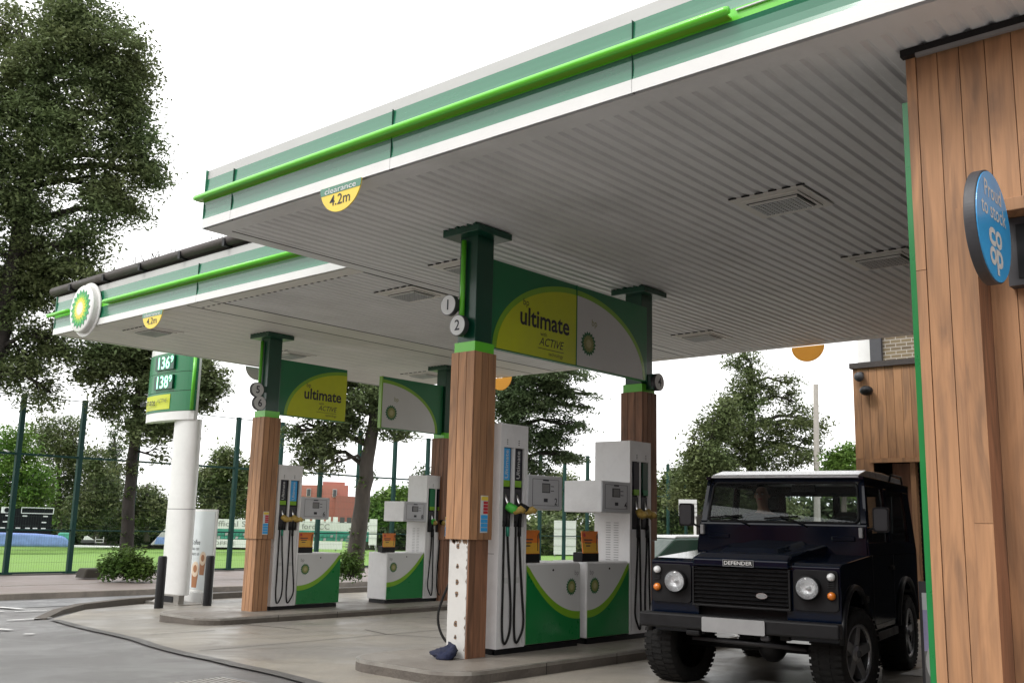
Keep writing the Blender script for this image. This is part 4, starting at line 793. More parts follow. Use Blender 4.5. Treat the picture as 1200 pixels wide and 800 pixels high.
def bush(label, d, blobs, nl, ls, m, seed=3, clump=.3, zbase=None, name='bush', cat='bush', group=None):
    k = d/FPX; B = [(tuple(at(b[0], b[1], d)), (b[2]*k, b[2]*k*.8, b[3]*k)) for b in blobs]; base = B[0][0]
    root = thing(name, base, label, cat, group); P, N, S, CC = crown(B, nl, ls, clump, .9, seed, 30); quadmesh('foliage', P, N, S, m, root, base)
    mb = MB(); b0 = V((base[0], base[1], base[2]-blobs[0][3]*k))
    for c, cc in CC:
        for q in cc[:7]: q = V(q); mb.tube([b0, b0.lerp(q, .6)+V((0, 0, .05)), q], [.02, .014, .006], 'bark', 5)
    mb.build('stems', root); return root
GT = 'trees around the sports ground'
tree('huge broad-leaved tree filling the upper left corner above the small canopy', 27, [(-70, 690), (-35, 560), (-12, 440), (14, 330), (28, 240), (40, 160), (52, 90)],
     [(60, 60, 62, 62), (120, 70, 60, 55), (150, 110, 38, 45), (20, 110, 55, 60), (80, 150, 60, 50), (168, 185, 34, 34), (178, 205, 22, 22), (150, 150, 38, 34), (165, 90, 24, 30), (120, 220, 50, 45), (40, 230, 60, 60), (0, 190, 50, 60), (90, 15, 45, 25), (100, 290, 40, 40), (145, 245, 30, 22),
      (55, 330, 60, 40), (10, 340, 50, 60), (20, 420, 50, 40), (70, 400, 45, 35), (-60, 120, 60, 90), (-60, 280, 60, 90), (60, 460, 35, 12), (40, 290, 45, 40), (10, 30, 35, 30), (110, 330, 25, 18)],
     150000, .085, .62, 'leafbig', 'barkdark', .38, 4, limbs=9, per=130, flatz=.5, depth=.6)
tree('dark tree right beside the price totem with a bush at its foot', 27.2, [(148, 668), (150, 600), (155, 545), (162, 480), (168, 430), (178, 370)],
     [(165, 440, 40, 35), (215, 440, 45, 32), (245, 445, 26, 20), (130, 470, 26, 22), (120, 420, 30, 22), (200, 500, 30, 22), (235, 475, 18, 16), (165, 500, 28, 24), (105, 440, 22, 10), (150, 545, 10, 14), (185, 535, 10, 10), (140, 400, 50, 22), (200, 400, 60, 20)],
     42000, .085, .5, 'leafbig', 'barkdark', .20, 9, limbs=9, ivy=900, per=110, flatz=.5, depth=.6)
tree('leaning tree with thick grey trunk rising between the two far pumps', 26.8, [(414, 668), (421, 620), (428, 560), (436, 510), (443, 462), (449, 410), (455, 370)],
     [(375, 515, 30, 22), (400, 485, 32, 28), (360, 535, 18, 14), (430, 455, 38, 24), (385, 545, 15, 10), (455, 470, 26, 25), (470, 505, 20, 9), (450, 500, 14, 12), (345, 505, 16, 12), (420, 420, 50, 25), (365, 480, 22, 20), (395, 440, 40, 25)],
     26000, .085, .45, 'leafbig', 'bark', .25, 12, limbs=9, ivy=900, per=90, flatz=.5, depth=.6)
bush('low bush with pale flowers at the foot of the dark tree by the fence', 26.5, [(150, 659, 24, 18), (130, 664, 14, 13), (168, 665, 15, 13)], 3600, .09, 'leafivy', 5, .22)
bush('ivy mound around the base of the leaning grey trunk', 26.4, [(412, 660, 17, 15), (402, 666, 10, 9)], 1500, .08, 'leafivy', 6, .2)
tree('dark spreading conifer-like tree above the nearest pumps, right of the first column', 38, [(604, 640), (603, 560), (600, 500), (597, 440), (595, 400)],
     [(612, 460, 38, 32), (650, 475, 32, 18), (640, 515, 38, 22), (670, 500, 24, 8), (600, 510, 30, 26), (620, 545, 32, 16), (668, 535, 26, 9), (690, 462, 14, 4), (690, 478, 12, 4), (595, 470, 26, 26), (650, 450, 26, 12), (600, 560, 14, 10), (688, 440, 8, 9), (640, 435, 55, 14)],
     36000, .095, .62, 'leafdark', 'barkdark', .36, 21, name='conifer', limbs=8, flatz=.3, per=90, depth=.6)
tree('tall airy tree behind the dark car with sparse top', 46, [(884, 640), (882, 560), (880, 500), (880, 450), (880, 425)],
     [(880, 440, 26, 22), (870, 470, 34, 22), (905, 455, 22, 16), (930, 470, 16, 14), (920, 500, 34, 22), (865, 505, 40, 26), (895, 535, 55, 22), (850, 475, 20, 16), (835, 505, 18, 16), (925, 450, 14, 12), (945, 490, 18, 16), (945, 525, 22, 22), (965, 500, 14, 12), (870, 418, 22, 12), (850, 540, 26, 20)],
     30000, .11, .62, 'leafmid', 'barkdark', .26, 31, limbs=8, per=75, depth=.5, flatz=.55)
tree('dense green tree at the left flank of the airy tree behind the car', 43, [(828, 650), (829, 600), (830, 560), (832, 520)],
     [(830, 540, 34, 26), (812, 560, 26, 24), (840, 500, 22, 24), (855, 480, 16, 18), (800, 580, 22, 18), (845, 575, 40, 30), (812, 520, 14, 14), (870, 590, 40, 25), (905, 600, 40, 22)],
     30000, .12, .6, 'leafmid', 'barkdark', .25, 33, limbs=5, per=70)
tree('bright green tree beside the timber outbuilding', 40, [(990, 640), (989, 580), (988, 540)], [(985, 540, 22, 14), (1000, 530, 14, 10), (975, 555, 18, 12), (995, 565, 26, 16)], 7000, .13, .45, 'leafbright', 'bark', .14, 35)
specs = [
 ('bright lime green tree at the left edge behind the first fence post', 72, (18, 632), (20, 560), [(15, 535, 32, 42), (40, 565, 26, 32), (0, 575, 30, 30), (30, 600, 34, 22)], 12000, 'leafbright'),
 ('grey-green tall tree between the first two fence posts', 84, (70, 634), (68, 520), [(68, 525, 26, 38), (50, 505, 18, 18), (85, 520, 18, 34), (95, 560, 22, 36), (60, 580, 28, 30)], 12000, 'leafgrey'),
 ('dark pointed conifer between the second fence post and the dark tree', 90, (133, 634), (134, 520), [(134, 530, 9, 20), (133, 560, 13, 20), (132, 590, 16, 22), (134, 505, 5, 10)], 5000, 'leafdark'),
 ('olive tree low behind the scoreboard end', 80, (112, 634), (112, 560), [(112, 545, 16, 24), (120, 580, 24, 26), (100, 600, 24, 22)], 8000, 'leafgrey'),
 ('pale green rounded tree left of the totem pole', 82, (172, 634), (172, 580), [(172, 585, 22, 20), (190, 600, 20, 20), (155, 605, 20, 18)], 7000, 'leafgrey'),
 ('feathery pale tree between the totem and the column numbered 6', 70, (262, 632), (262, 560), [(262, 545, 24, 24), (245, 570, 20, 26), (280, 560, 22, 26), (262, 590, 36, 24), (235, 560, 10, 20), (298, 570, 18, 26)], 12000, 'leafgrey'),
 ('dark rounded tree behind the column numbered 6', 88, (322, 632), (322, 580), [(322, 585, 20, 22), (340, 598, 20, 18), (305, 600, 20, 18)], 6000, 'leafmid'),
 ('yellow-green tree right of the red brick block', 66, (458, 634), (458, 585), [(458, 590, 22, 16), (480, 600, 18, 14), (440, 600, 14, 14), (470, 580, 14, 8)], 7000, 'leafbright'),
 ('dark green tree between the far pumps and the first column', 80, (495, 632), (495, 570), [(495, 575, 16, 20), (510, 585, 16, 20), (490, 600, 24, 16), (498, 556, 8, 10)], 6000, 'leafdark'),
 ('rounded grey-green tree seen over display 2', 78, (655, 632), (655, 575), [(655, 568, 20, 16), (640, 580, 18, 16), (675, 576, 18, 16), (655, 596, 34, 18)], 8000, 'leafgrey'),
 ('tree with pale leaves between the second pump and the reddish column', 75, (700, 634), (700, 580), [(700, 585, 22, 16), (720, 590, 20, 16)], 5000, 'leafgrey'),
 ('greenish tree immediately right of the reddish column', 58, (785, 640), (785, 590), [(785, 580, 20, 18), (800, 600, 20, 22), (775, 600, 20, 22), (790, 558, 12, 8)], 9000, 'leafmid'),
]
for i, (lb, d, b, tpt, bl, nl, m) in enumerate(specs):
    tree(lb, d, [b, ((b[0]+tpt[0])/2, (b[1]+tpt[1])/2), tpt, (tpt[0], tpt[1]-12)], bl, int(nl*1.5), .20, .9, m, 'bark', .22, 50+i, limbs=2, per=40, group=GT)
# long hedge masses beyond the field
def hedge(label, d, x0, x1, ytop, ybot, m, seed, nl):
    k = d/FPX; n = max(2, int((x1-x0)/22)); B = []
    rr = random.Random(seed)
    for i in range(n):
        px = x0+(x1-x0)*(i+.5)/n; t = ytop+rr.uniform(-4, 6); B.append((tuple(at(px, (t+ybot)/2, d+rr.uniform(-1, 1))), (17*k, 14*k, (ybot-t)/2*k)))
    base = tuple(at((x0+x1)/2, ybot, d)); root = thing('hedge', base, label, 'hedge'); P, N, S, _ = crown(B, nl, .3, .9, 1, seed, 40); quadmesh('foliage', P, N, S, m, root, base)
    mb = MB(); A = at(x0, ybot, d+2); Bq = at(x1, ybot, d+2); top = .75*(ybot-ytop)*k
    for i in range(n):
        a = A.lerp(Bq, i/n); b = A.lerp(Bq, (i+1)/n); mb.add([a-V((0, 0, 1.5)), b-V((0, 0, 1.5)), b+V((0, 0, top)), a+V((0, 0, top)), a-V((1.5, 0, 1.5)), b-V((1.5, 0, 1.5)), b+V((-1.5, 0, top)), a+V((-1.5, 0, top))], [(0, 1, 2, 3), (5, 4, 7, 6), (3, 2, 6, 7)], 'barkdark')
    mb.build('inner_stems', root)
hedge('long dark hedge behind the scoreboard on the left', 92, -20, 215, 590, 636, 'leafdark', 71, 15000)
hedge('clipped dark green hedge behind the totem and the pale boards', 86, 120, 345, 606, 636, 'leafdark', 72, 10000)
hedge('dark hedge beyond the field behind the far pumps', 88, 430, 600, 602, 640, 'leafdark', 73, 9000)
hedge('green hedge behind the nearest pumps and the dark car', 70, 600, 850, 604, 652, 'leafmid', 74, 15000)
hedge('dark hedge between the car roof and the outbuilding', 52, 845, 1010, 575, 655, 'leafdark', 75, 9000)
# ------------------------------------------------------------------ things around the sports ground
def local(px, py, d):
    """frame facing the camera at that place, u to the right"""
    o = at(px, py, d); f = V((o.x, o.y, 0)).normalized(); return (o, V((f.y, -f.x, 0)), V((0, 0, 1)), -f)
d = 60; k = d/FPX
F = local(30, 612, d); t = thing('scoreboard', tuple(F[0]+V((0, 0, -22*k))), 'black cricket scoreboard with white numbers at the left edge of the field', 'scoreboard')
mb = MB(); mb.prism([(-36*k, -16*k), (28*k, -16*k), (28*k, 16*k), (-36*k, 16*k)], F, -.5, 0, 'scoreblack'); mb.build('board', t)
mb = MB()
for r_, row in enumerate([[-22, -4, 18], [-24, 17], [-26, -10, 0, 8, 17]]):
    for u in row: mb.prism([(u*k, (7-7*r_)*k), ((u+5)*k, (7-7*r_)*k), ((u+5)*k, (8.3-7*r_)*k), (u*k, (8.3-7*r_)*k)], F, 0, .03, 'whiteprint')
for q in ((-6, 10.5, 29, 11.3), (-6, 17, 29, 17.8), (-6, 10.5, -5.2, 17.8), (28.2, 10.5, 29, 17.8), (-27, 10.5, -15, 17.5)): mb.prism([(q[0]*k, q[1]*k), (q[2]*k, q[1]*k), (q[2]*k, q[3]*k), (q[0]*k, q[3]*k)], F, 0, .04, 'whiteprint')
mb.disc((-21*k, 14*k), 2.8*k, F, .04, .07, 'scoreblack', 16); mb.build('numbers', t)
F = local(30, 632, 58); k = 58/FPX; mb = MB(); po = [(-60*k, -8*k), (48*k, -8*k), (46*k, 1*k), (40*k, 5*k), (10*k, 7*k), (-60*k, 8*k)]; mb.prism(po, F, -1.2, 0, 'coverblue')
tag(mb.build('pitch_cover', org=tuple(F[0]), bevel=.12), 'long blue rolled pitch cover lying in front of the scoreboard', 'cover')
F = local(77, 630, 59); mb = MB(); mb.prism([(-12*k, -6*k), (8*k, -6*k), (8*k, 6*k), (-8*k, 6*k)], F, -1, 0, 'seatgreen'); tag(mb.build('roller_box', org=tuple(F[0]), bevel=.05), 'green box beside the end of the blue pitch cover', 'box')
F = local(104, 633, 67); mb = MB(); mb.prism([(-10*k, -3*k), (10*k, -3*k), (8*k, 1*k), (-9*k, 1*k)], F, -1, 0, 'darkgrey'); mb.prism([(-7*k, 1*k), (6*k, 1*k), (-2*k, 6*k), (-6*k, 5*k)], F, -.8, 0, 'whiteprint'); tag(mb.build('mower', org=tuple(F[0])), 'small machine under a white sheet left of the dark tree trunk', 'machine')
F = local(117, 633, 67); t = thing('trolley', tuple(F[0]), 'pale metal frame trolley beside the white-sheeted machine', 'trolley'); mb = MB()
for q in ((-6, -5, -5, 5), (4, -5, 5, 5), (-6, 1, 5, 2), (-6, -3, 5, -2)): mb.prism([(q[0]*k, q[1]*k), (q[2]*k, q[1]*k), (q[2]*k, q[3]*k), (q[0]*k, q[3]*k)], F, -.1, 0, 'lightgrey')
mb.build('frame', t); mb = MB()
for u in (-5, 4): mb.disc((u*k, -5*k), 2*k, F, -.1, .05, 'rubber', 12)
mb.build('wheels', t)
F = local(190, 630, 66); k = 66/FPX; t = thing('tent', tuple(F[0]), 'small pale tent with blue side behind the totem pole', 'tent'); mb = MB(); mb.prism([(-12*k, -8*k), (14*k, -8*k), (14*k, 10*k), (2*k, 10*k)], F, -2, 0, 'lightgrey'); mb.build('canvas', t); mb = MB(); mb.prism([(-8*k, -7*k), (6*k, -7*k), (6*k, 1*k), (-6*k, 1*k)], F, 0, .05, 'coverblue'); mb.build('side', t)
# boundary edge: pale strip of covers on the grass
A = local(30, 641, 64); k = 64/FPX
mb = MB(); mb.box((-80, -10, gz(-80)+.03), (-60, 24, gz(-60)-.3), 'grasspale') if False else None
F = local(90, 640, 64); mb = MB(); mb.prism([(-110*k, -1.2*k), (60*k, -1.2*k), (60*k, .8*k), (-110*k, 1.8*k)], F, -.8, 0, 'whiteprint'); tag(mb.build('boundary_board', org=tuple(F[0]), bevel=.03), 'low white boundary strip across the left of the field', 'board')
# seating stand with lettered boards
d = 62; k = d/FPX; F = local(345, 626, d); t = thing('seating_stand', tuple(F[0]), 'low stand of green seats between white lettered boards across the field', 'stand')
mb = MB(); U = F[1]; mb.prism([(-110*k, 5*k), (96*k, 5*k), (96*k, 16*k), (-110*k, 16*k)], F, -.1, 0, 'whiteprint'); mb.build('upper_board', t)
mb = MB(); mb.text('Official Store', 9*k, (-66*k, 10.5*k), F, .03, 'midgrey', .0, w=60*k); mb.text('Stratford CC', 9*k, (10*k, 9.5*k), F, .03, 'midgrey', .0, w=52*k) if False else mb.text('ford CC', 9*k, (24*k, 9.5*k), F, .03, 'midgrey', .0, w=32*k)
mb.text('ST.C', 9*k, (80*k, 9.5*k), F, .03, 'midgrey', .0, w=22*k); mb.text('COFFEE', 6*k, (-82*k, -11.5*k), F, .03, 'midgrey', .0, w=30*k); mb.build('lettering', t)
mb = MB(); mb.prism([(-110*k, -16*k), (56*k, -16*k), (56*k, -7*k), (-110*k, -7*k)], F, -.1, 0, 'whiteprint'); mb.build('lower_board', t)
mb = MB(); mb.prism([(-110*k, -7*k), (96*k, -7*k), (96*k, 5*k), (-110*k, 5*k)], F, -1.2, -.9, 'seatgreen')
for r_ in range(3):
    for i in range(50): u = (-108+i*4.05)*k; z = (-6.5+r_*3.8)*k; mb.prism([(u, z), (u+3*k, z), (u+3.6*k, z+2.9*k), (u+.6*k, z+2.9*k)], F, -.7-.2*r_, -.6-.2*r_, 'seatgreen' if (i*7+r_) % 5 else 'lightgrey')
mb.build('seats', t)
mb = MB()
for u in (-109, -30, 48, 95): mb = MB(); mb.prism([(u*k, -18*k), ((u+1.5)*k, -18*k), ((u+1.5)*k, 6*k), (u*k, 6*k)], F, -.3, -.12, 'midgrey'); mb.build('support', t)
mb = MB()
for z in range(4): mb.prism([(60*k, (-14+z*3)*k), (78*k, (-14+z*3)*k), (78*k, (-12.6+z*3)*k), (60*k, (-12.6+z*3)*k)], F, -.3, -.1, 'midgrey')
mb.build('step_rails', t)
F = local(372, 608, 61.5); k = 61.5/FPX; mb = MB()
for i in range(9): mb.prism([((i*8-30)*k, -3.5*k), ((i*8-24.5)*k, -3.5*k), ((i*8-24.5)*k, 3*k), ((i*8-30)*k, 3*k)], F, -.1, 0, 'whiteprint' if i < 7 else 'darkgrey')
mb.prism([(-32*k, -14*k), (-31*k, -14*k), (-31*k, 3*k), (-32*k, 3*k)], F, -.1, -.02, 'midgrey'); mb.prism([(40*k, -14*k), (41*k, -14*k), (41*k, 3*k), (40*k, 3*k)], F, -.1, -.02, 'midgrey'); mb.prism([(-32*k, -3.6*k), (41*k, -3.6*k), (41*k, -3*k), (-32*k, -3*k)], F, -.15, -.05, 'midgrey')
tag(mb.build('score_panels', org=tuple(F[0])), 'row of small white panels above the seating stand', 'panels')
def sight(px, w, y0, y1, d, lb, name='sight_screen', cat='screen'):
    k = d/FPX; F = local(px, (y0+y1)/2, d); h = (y1-y0)/2; t = thing(name, tuple(F[0]-V((0, 0, h*k))), lb, cat)
    mb = MB(); mb.prism([(-w/2*k, -h*k), (w/2*k, -h*k), (w/2*k, h*k), (-w/2*k, h*k)], F, -.15, 0, 'whiteprint')
    for i in range(1, 4): z = -h+2*h*i/4; mb.prism([(-w/2*k, z*k), (w/2*k, z*k), (w/2*k, (z+.5)*k), (-w/2*k, (z+.5)*k)], F, 0, .02, 'lightgrey')
    mb.build('screen', t); mb = MB()
    for u in (-w/2+1, w/2-2): mb.prism([(u*k, (-h-3)*k), ((u+1)*k, (-h-3)*k), ((u+1)*k, -h*k), (u*k, -h*k)], F, -.6, .1, 'midgrey')
    mb.build('feet', t)
sight(662, 26, 610, 649, 52, 'tall white sight screen seen between the two nearest pumps')
sight(437, 9, 608, 638, 60, 'narrow white sight screen right of the leaning trunk')
sight(806, 21, 585, 604, 30, 'white notice board on a post behind the wing mirror of the car', 'notice_board', 'notice board')
F = local(815, 620, 29.9); k = 30/FPX; mb = MB(); mb.prism([(-2*k, -30*k), (1*k, -30*k), (1*k, 34*k), (-2*k, 34*k)], F, -.08, 0, 'white'); tag(mb.build('white_post', org=tuple(F[0])), 'slim white post right behind the wing mirror of the car', 'post')
F = local(797, 643, 24); k = 24/FPX; mb = MB(); mb.prism([(-11*k, -30*k), (15*k, -30*k), (15*k, 8*k), (-11*k, 8*k)], F, -.5, 0, 'lightgrey'); mb.prism([(-11.5*k, 8*k), (16*k, 8*k), (16*k, 9*k), (-11.5*k, 9*k)], F, -.52, .02, 'midgrey'); tag(mb.build('service_cabinet', org=tuple(F[0]), bevel=.01), 'pale grey cabinet between the green car and the wing mirror', 'cabinet')
F = local(815, 636, 27); k = 27/FPX; mb = MB(); mb.prism([(-14*k, -30*k), (20*k, -30*k), (20*k, 5*k), (-14*k, 5*k)], F, -.3, 0, 'brickred2'); tag(mb.build('brick_wall', org=tuple(F[0])), 'low brick wall behind the grey cabinet', 'wall')
# red brick block beyond the ground
rb = thing('brick_block', tuple(at(385, 610, 120)), 'red brick flats with flat roof seen above the far pump display', 'building'); k = 120/FPX; F = local(385, 590, 120)
mb = MB(); mb.prism([(-32*k, -25*k), (22*k, -25*k), (22*k, 22*k), (-32*k, 21*k)], F, -9, 0, 'brickred'); mb.prism([(-8*k, 20*k), (18*k, 20*k), (18*k, 26*k), (-8*k, 26*k)], F, -7, -1, 'brickred'); mb.prism([(8*k, -25*k), (36*k, -25*k), (34*k, 8*k), (8*k, 9*k)], F, 0, 4, 'brickred2'); mb.build('wall', rb)
for u, z in ((-14, 8), (4, 8), (-26, 8), (-14, -6)):
    mb = MB(); mb.prism([(u*k, z*k), ((u+5)*k, z*k), ((u+5)*k, (z+9)*k), (u*k, (z+9)*k)], F, 0, .15, 'lightgrey'); mb.prism([((u+.6)*k, (z+.6)*k), ((u+4.4)*k, (z+.6)*k), ((u+4.4)*k, (z+8.4)*k), ((u+.6)*k, (z+8.4)*k)], F, .15, .2, 'darkgrey'); mb.build('window', rb)
P = at(958, 640, 44); mb = MB(); mb.tube([P-V((0, 0, 1)), P, at(956, 450, 44)], [.16, .15, .11], 'polewood', 12); tag(mb.build('utility_pole', org=tuple(P)), 'bare wooden utility pole left of the timber outbuilding', 'pole')
P = at(106, 674, 27.5); mb = MB()
mb.add([(P.x+a*.26, P.y+b*q, P.z+h) for h, q in ((-.05, .32), (.2, .24)) for a, b in ((-1, -1), (1, -1), (1, 1), (-1, 1))], [(0, 1, 5, 4), (1, 2, 6, 5), (2, 3, 7, 6), (3, 0, 4, 7), (4, 5, 6, 7)], 'soil')
tag(mb.build('stone', org=tuple(P), bevel=.05), 'dark boulder at the fence foot left of the bush', 'stone')
# ------------------------------------------------------------------ dark off-road car (local: x across, y backwards from the bumper, z up)
car = thing('off_road_car', (-4.54, 8.23, 0), 'boxy dark navy off-road car with pale roof standing beside the nearest pumps', 'car', rz=math.radians(9.6), world=False); car.scale = (1.03, 1.03, 1)
ZW = .385
def arch(cy_, r, n=12): return [(cy_+r*math.cos(PI*k/n), max(.50, ZW+.08+r*math.sin(PI*k/n))) for k in range(n+1)]      # from back to front
def sideF(x): return (V((x, 0, 0)), V((0, 1, 0)), V((0, 0, 1)), V((1, 0, 0)))
FRONT, REAR = .70, 3.06
prof = [(.22, .60), (.22, 1.15), (.30, 1.175), (1.38, 1.235), (3.76, 1.235), (3.76, .55), (REAR+.50, .55)]+[p for p in arch(REAR, .47)]+[(REAR-.50, .52), (FRONT+.50, .52)]+[p for p in arch(FRONT, .47)]+[(FRONT-.48, .60)]
mb = MB()
for s in (-1, 1):
    a, b = (.40, .86) if s == 1 else (-.86, -.40)
    mb.prism(prof, sideF(0), a, b, 'navy')
mb.box((-.42, .30, .62), (.42, 3.7, 1.0), 'black'); mb.build('body', car, bevel=.022, seg=3)
mb = MB()
for s in (-1, 1):          # wheel arch lips
    for cc in (FRONT, REAR):
        mb = MB(); po = arch(cc, .50, 16); mb.tube([(s*.865, p[0], p[1]) for p in po], .028, 'blackplastic', 6); mb.build('wheel_arch_trim', car)
# bonnet with raised centre
mb = MB(); mb.add([(-.44, .16, 1.115), (.44, .16, 1.115), (.44, .16, 1.19), (-.44, .16, 1.19), (-.46, 1.36, 1.20), (.46, 1.36, 1.20), (.46, 1.36, 1.325), (-.46, 1.36, 1.325), (-.42, .30, 1.235), (.42, .30, 1.235)],
                  [(0, 1, 2, 3), (3, 2, 9, 8), (8, 9, 6, 7), (0, 3, 8, 7, 4), (1, 5, 6, 9, 2), (0, 4, 5, 1), (4, 7, 6, 5)], 'navy'); mb.build('bonnet', car, bevel=.018, seg=3)
mb = MB(); mb.add([(-.27, .42, 1.245), (.27, .42, 1.245), (.24, .50, 1.285), (-.24, .50, 1.285), (-.27, 1.34, 1.315), (.27, 1.34, 1.315), (.24, 1.34, 1.355), (-.24, 1.34, 1.355)], [(0, 1, 2, 3), (3, 2, 6, 7), (0, 3, 7, 4), (1, 5, 6, 2)], 'navy'); mb.build('bonnet_bulge', car, bevel=.01)
# scuttle under the windscreen
mb = MB(); mb.add([(-.84, 1.365, 1.2), (.84, 1.365, 1.2), (.84, 1.385, 1.51), (-.84, 1.385, 1.51), (-.84, 1.6, 1.2), (.84, 1.6, 1.2), (.84, 1.6, 1.51), (-.84, 1.6, 1.51)], [(0, 1, 2, 3), (3, 2, 6, 7), (0, 3, 7, 4), (1, 5, 6, 2)], 'navy')
for s in (-1, 1): mb.box((s*.62-.11, 1.358, 1.365), (s*.62+.11, 1.376, 1.415), 'navy')
mb.build('scuttle', car, bevel=.012)
mb = MB()
for x in (-.79, .79): mb = MB(); mb.box((x-.018, 1.33, 1.40), (x+.018, 1.39, 1.50), 'lightgrey'); mb.build('hinge', car, bevel=.006)
# windscreen frame: slightly raked
def ws(x, z, off=0): f = (z-1.48)/.52; return (x*(1-.055*f), 1.40+.17*f-off, z)
def wsp(mb, poly, m, t0=0, t1=.05):
    n = len(poly); A = [ws(x, z, -t0) for x, z in poly]; B = [ws(x, z, -t1) for x, z in poly]; mb.add(A+B, [tuple(range(n)), tuple(range(2*n-1, n-1, -1))]+[(i, n+i, n+(i+1) % n, (i+1) % n) for i in range(n)], m)
mb = MB(); wsp(mb, [(-.84, 1.47), (.84, 1.47), (.84, 1.535), (-.84, 1.535)], 'navy'); wsp(mb, [(-.84, 1.95), (.84, 1.95), (.84, 2.0), (-.84, 2.0)], 'navy'); wsp(mb, [(-.84, 1.535), (-.77, 1.535), (-.77, 1.95), (-.84, 1.95)], 'navy'); wsp(mb, [(.77, 1.535), (.84, 1.535), (.84, 1.95), (.77, 1.95)], 'navy')
mb.build('windscreen_frame', car, bevel=.01)
def rr_(x0, x1, z0, z1, r, n=5):
    out = []
    for cx, cz, a0 in ((x1-r, z1-r, 0), (x0+r, z1-r, PI/2), (x0+r, z0+r, PI), (x1-r, z0+r, 3*PI/2)): out += [(cx+r*math.cos(a0+PI/2*k/n), cz+r*math.sin(a0+PI/2*k/n)) for k in range(n+1)]
    return out
mb = MB(); wsp(mb, rr_(-.775, .775, 1.53, 1.955, .02), 'glass', .012, .016); mb.build('windscreen', car)
mb = MB(); po = rr_(-.765, .765, 1.54, 1.945, .06, 6); mb.tube([ws(x, z, -.008) for x, z in po], .014, 'black', 6, closed=True); mb.build('windscreen_seal', car)
# roof
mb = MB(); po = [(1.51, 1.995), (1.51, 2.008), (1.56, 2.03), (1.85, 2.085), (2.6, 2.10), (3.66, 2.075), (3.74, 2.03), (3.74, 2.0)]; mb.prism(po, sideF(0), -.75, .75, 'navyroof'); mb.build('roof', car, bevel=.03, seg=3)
mb = MB()
for s in (-1, 1): mb.box((s*.75, 1.50, 1.975), (s*.80, 3.76, 2.01), 'navy'); mb.tube([(s*.76, 2.9, 2.02), (s*.77, 2.95, 2.10), (s*.77, 3.5, 2.10), (s*.76, 3.62, 2.02)], .012, 'black', 6)
mb.build('roof_gutter', car, bevel=.008)
def sx(z): return .86-(z-1.235)*.085
def sp(mb, poly, m, t0=0., t1=.035, S=(-1, 1)):
    n = len(poly)
    for s in S:
        A = [(s*(sx(z)-t0), y, z) for y, z in poly]; B = [(s*(sx(z)-t1), y, z) for y, z in poly]; mb.add(A+B, [tuple(range(n)), tuple(range(2*n-1, n-1, -1))]+[(i, n+i, n+(i+1) % n, (i+1) % n) for i in range(n)], m)
for S in ((-1,), (1,)):
    mb = MB(); sp(mb, [(1.38, 1.235), (3.76, 1.235), (3.76, 1.36), (1.38, 1.36)], 'navy', 0., .035, S); sp(mb, [(1.38, 1.36), (1.46, 1.36), (1.60, 1.92), (1.53, 1.92)], 'navy', 0., .035, S); sp(mb, [(2.36, 1.36), (2.50, 1.36), (2.50, 1.92), (2.36, 1.92)], 'navy', 0., .035, S); sp(mb, [(3.42, 1.36), (3.76, 1.36), (3.70, 1.92), (3.42, 1.92)], 'navy', 0., .035, S); sp(mb, [(1.52, 1.92), (3.72, 1.92), (3.70, 2.0), (1.55, 2.0)], 'navy', 0., .035, S)
    mb.build('side_panel', car, bevel=.006)
for S in ((-1,), (1,)):
    mb = MB(); sp(mb, [(1.46, 1.36), (2.36, 1.36), (2.36, 1.92), (1.60, 1.92)], 'sideglass', .018, .022, S); mb.build('door_window', car)
    mb = MB(); sp(mb, [(2.5, 1.36), (3.42, 1.36), (3.42, 1.92), (2.5, 1.92)], 'sideglass', .018, .022, S); mb.build('side_window', car)
mb = MB(); mb.box((-.82, 3.70, 1.235), (.82, 3.76, 1.45), 'navy').box((-.80, 3.70, 1.88), (.80, 3.74, 2.0), 'navy').box((-.80, 3.70, 1.45), (-.62, 3.75, 1.88), 'navy').box((.62, 3.70, 1.45), (.80, 3.75, 1.88), 'navy').box((-.05, 3.70, 1.45), (.03, 3.75, 1.88), 'navy')
mb.build('rear_door', car, bevel=.006)
# doors with shut lines, handles, side vents
for s in (-1, 1):
    mb = MB()
    for y in (1.47, 2.43): mb.box((s*.858, y, .58), (s*.8625, y+.008, 1.235), 'black')
    mb.box((s*.858, 1.478, .572), (s*.8625, 2.43, .58), 'black'); do = mb.build('door', car)
    mb = MB(); mb.box((s*.86, 2.28, 1.08), (s*.885, 2.38, 1.12), 'blackplastic'); mb.build('handle', do)
    mb = MB(); mb.box((s*.86, .95, .80), (s*.866, 1.25, .86), 'blackplastic'); mb.build('side_vent', car)
for s in (-1, 1):
    mb = MB(); mb.tube([(s*.80, 1.42, 1.45), (s*.90, 1.40, 1.50), (s*.95, 1.38, 1.54)], .012, 'black', 6); c = (s*.965, 1.36, 1.60) if s == -1 else (s*.97, 1.40, 1.58)
    po = rr_(-.075, .075, -.12, .12, .03); F = (V(c), V((1, 0, 0)), V((0, 0, 1)), V((0, -1, 0))); mb.prism(po, F, -.03, .025, 'blackplastic'); mb.prism([(p[0]*.85, p[1]*.85) for p in po], F, -.033, -.031, 'chrome'); mb.prism([(p[0]*.8, p[1]*.85) for p in po], F, .025, .032, 'darkgrey'); mb.build('wing_mirror', car, bevel=.006)
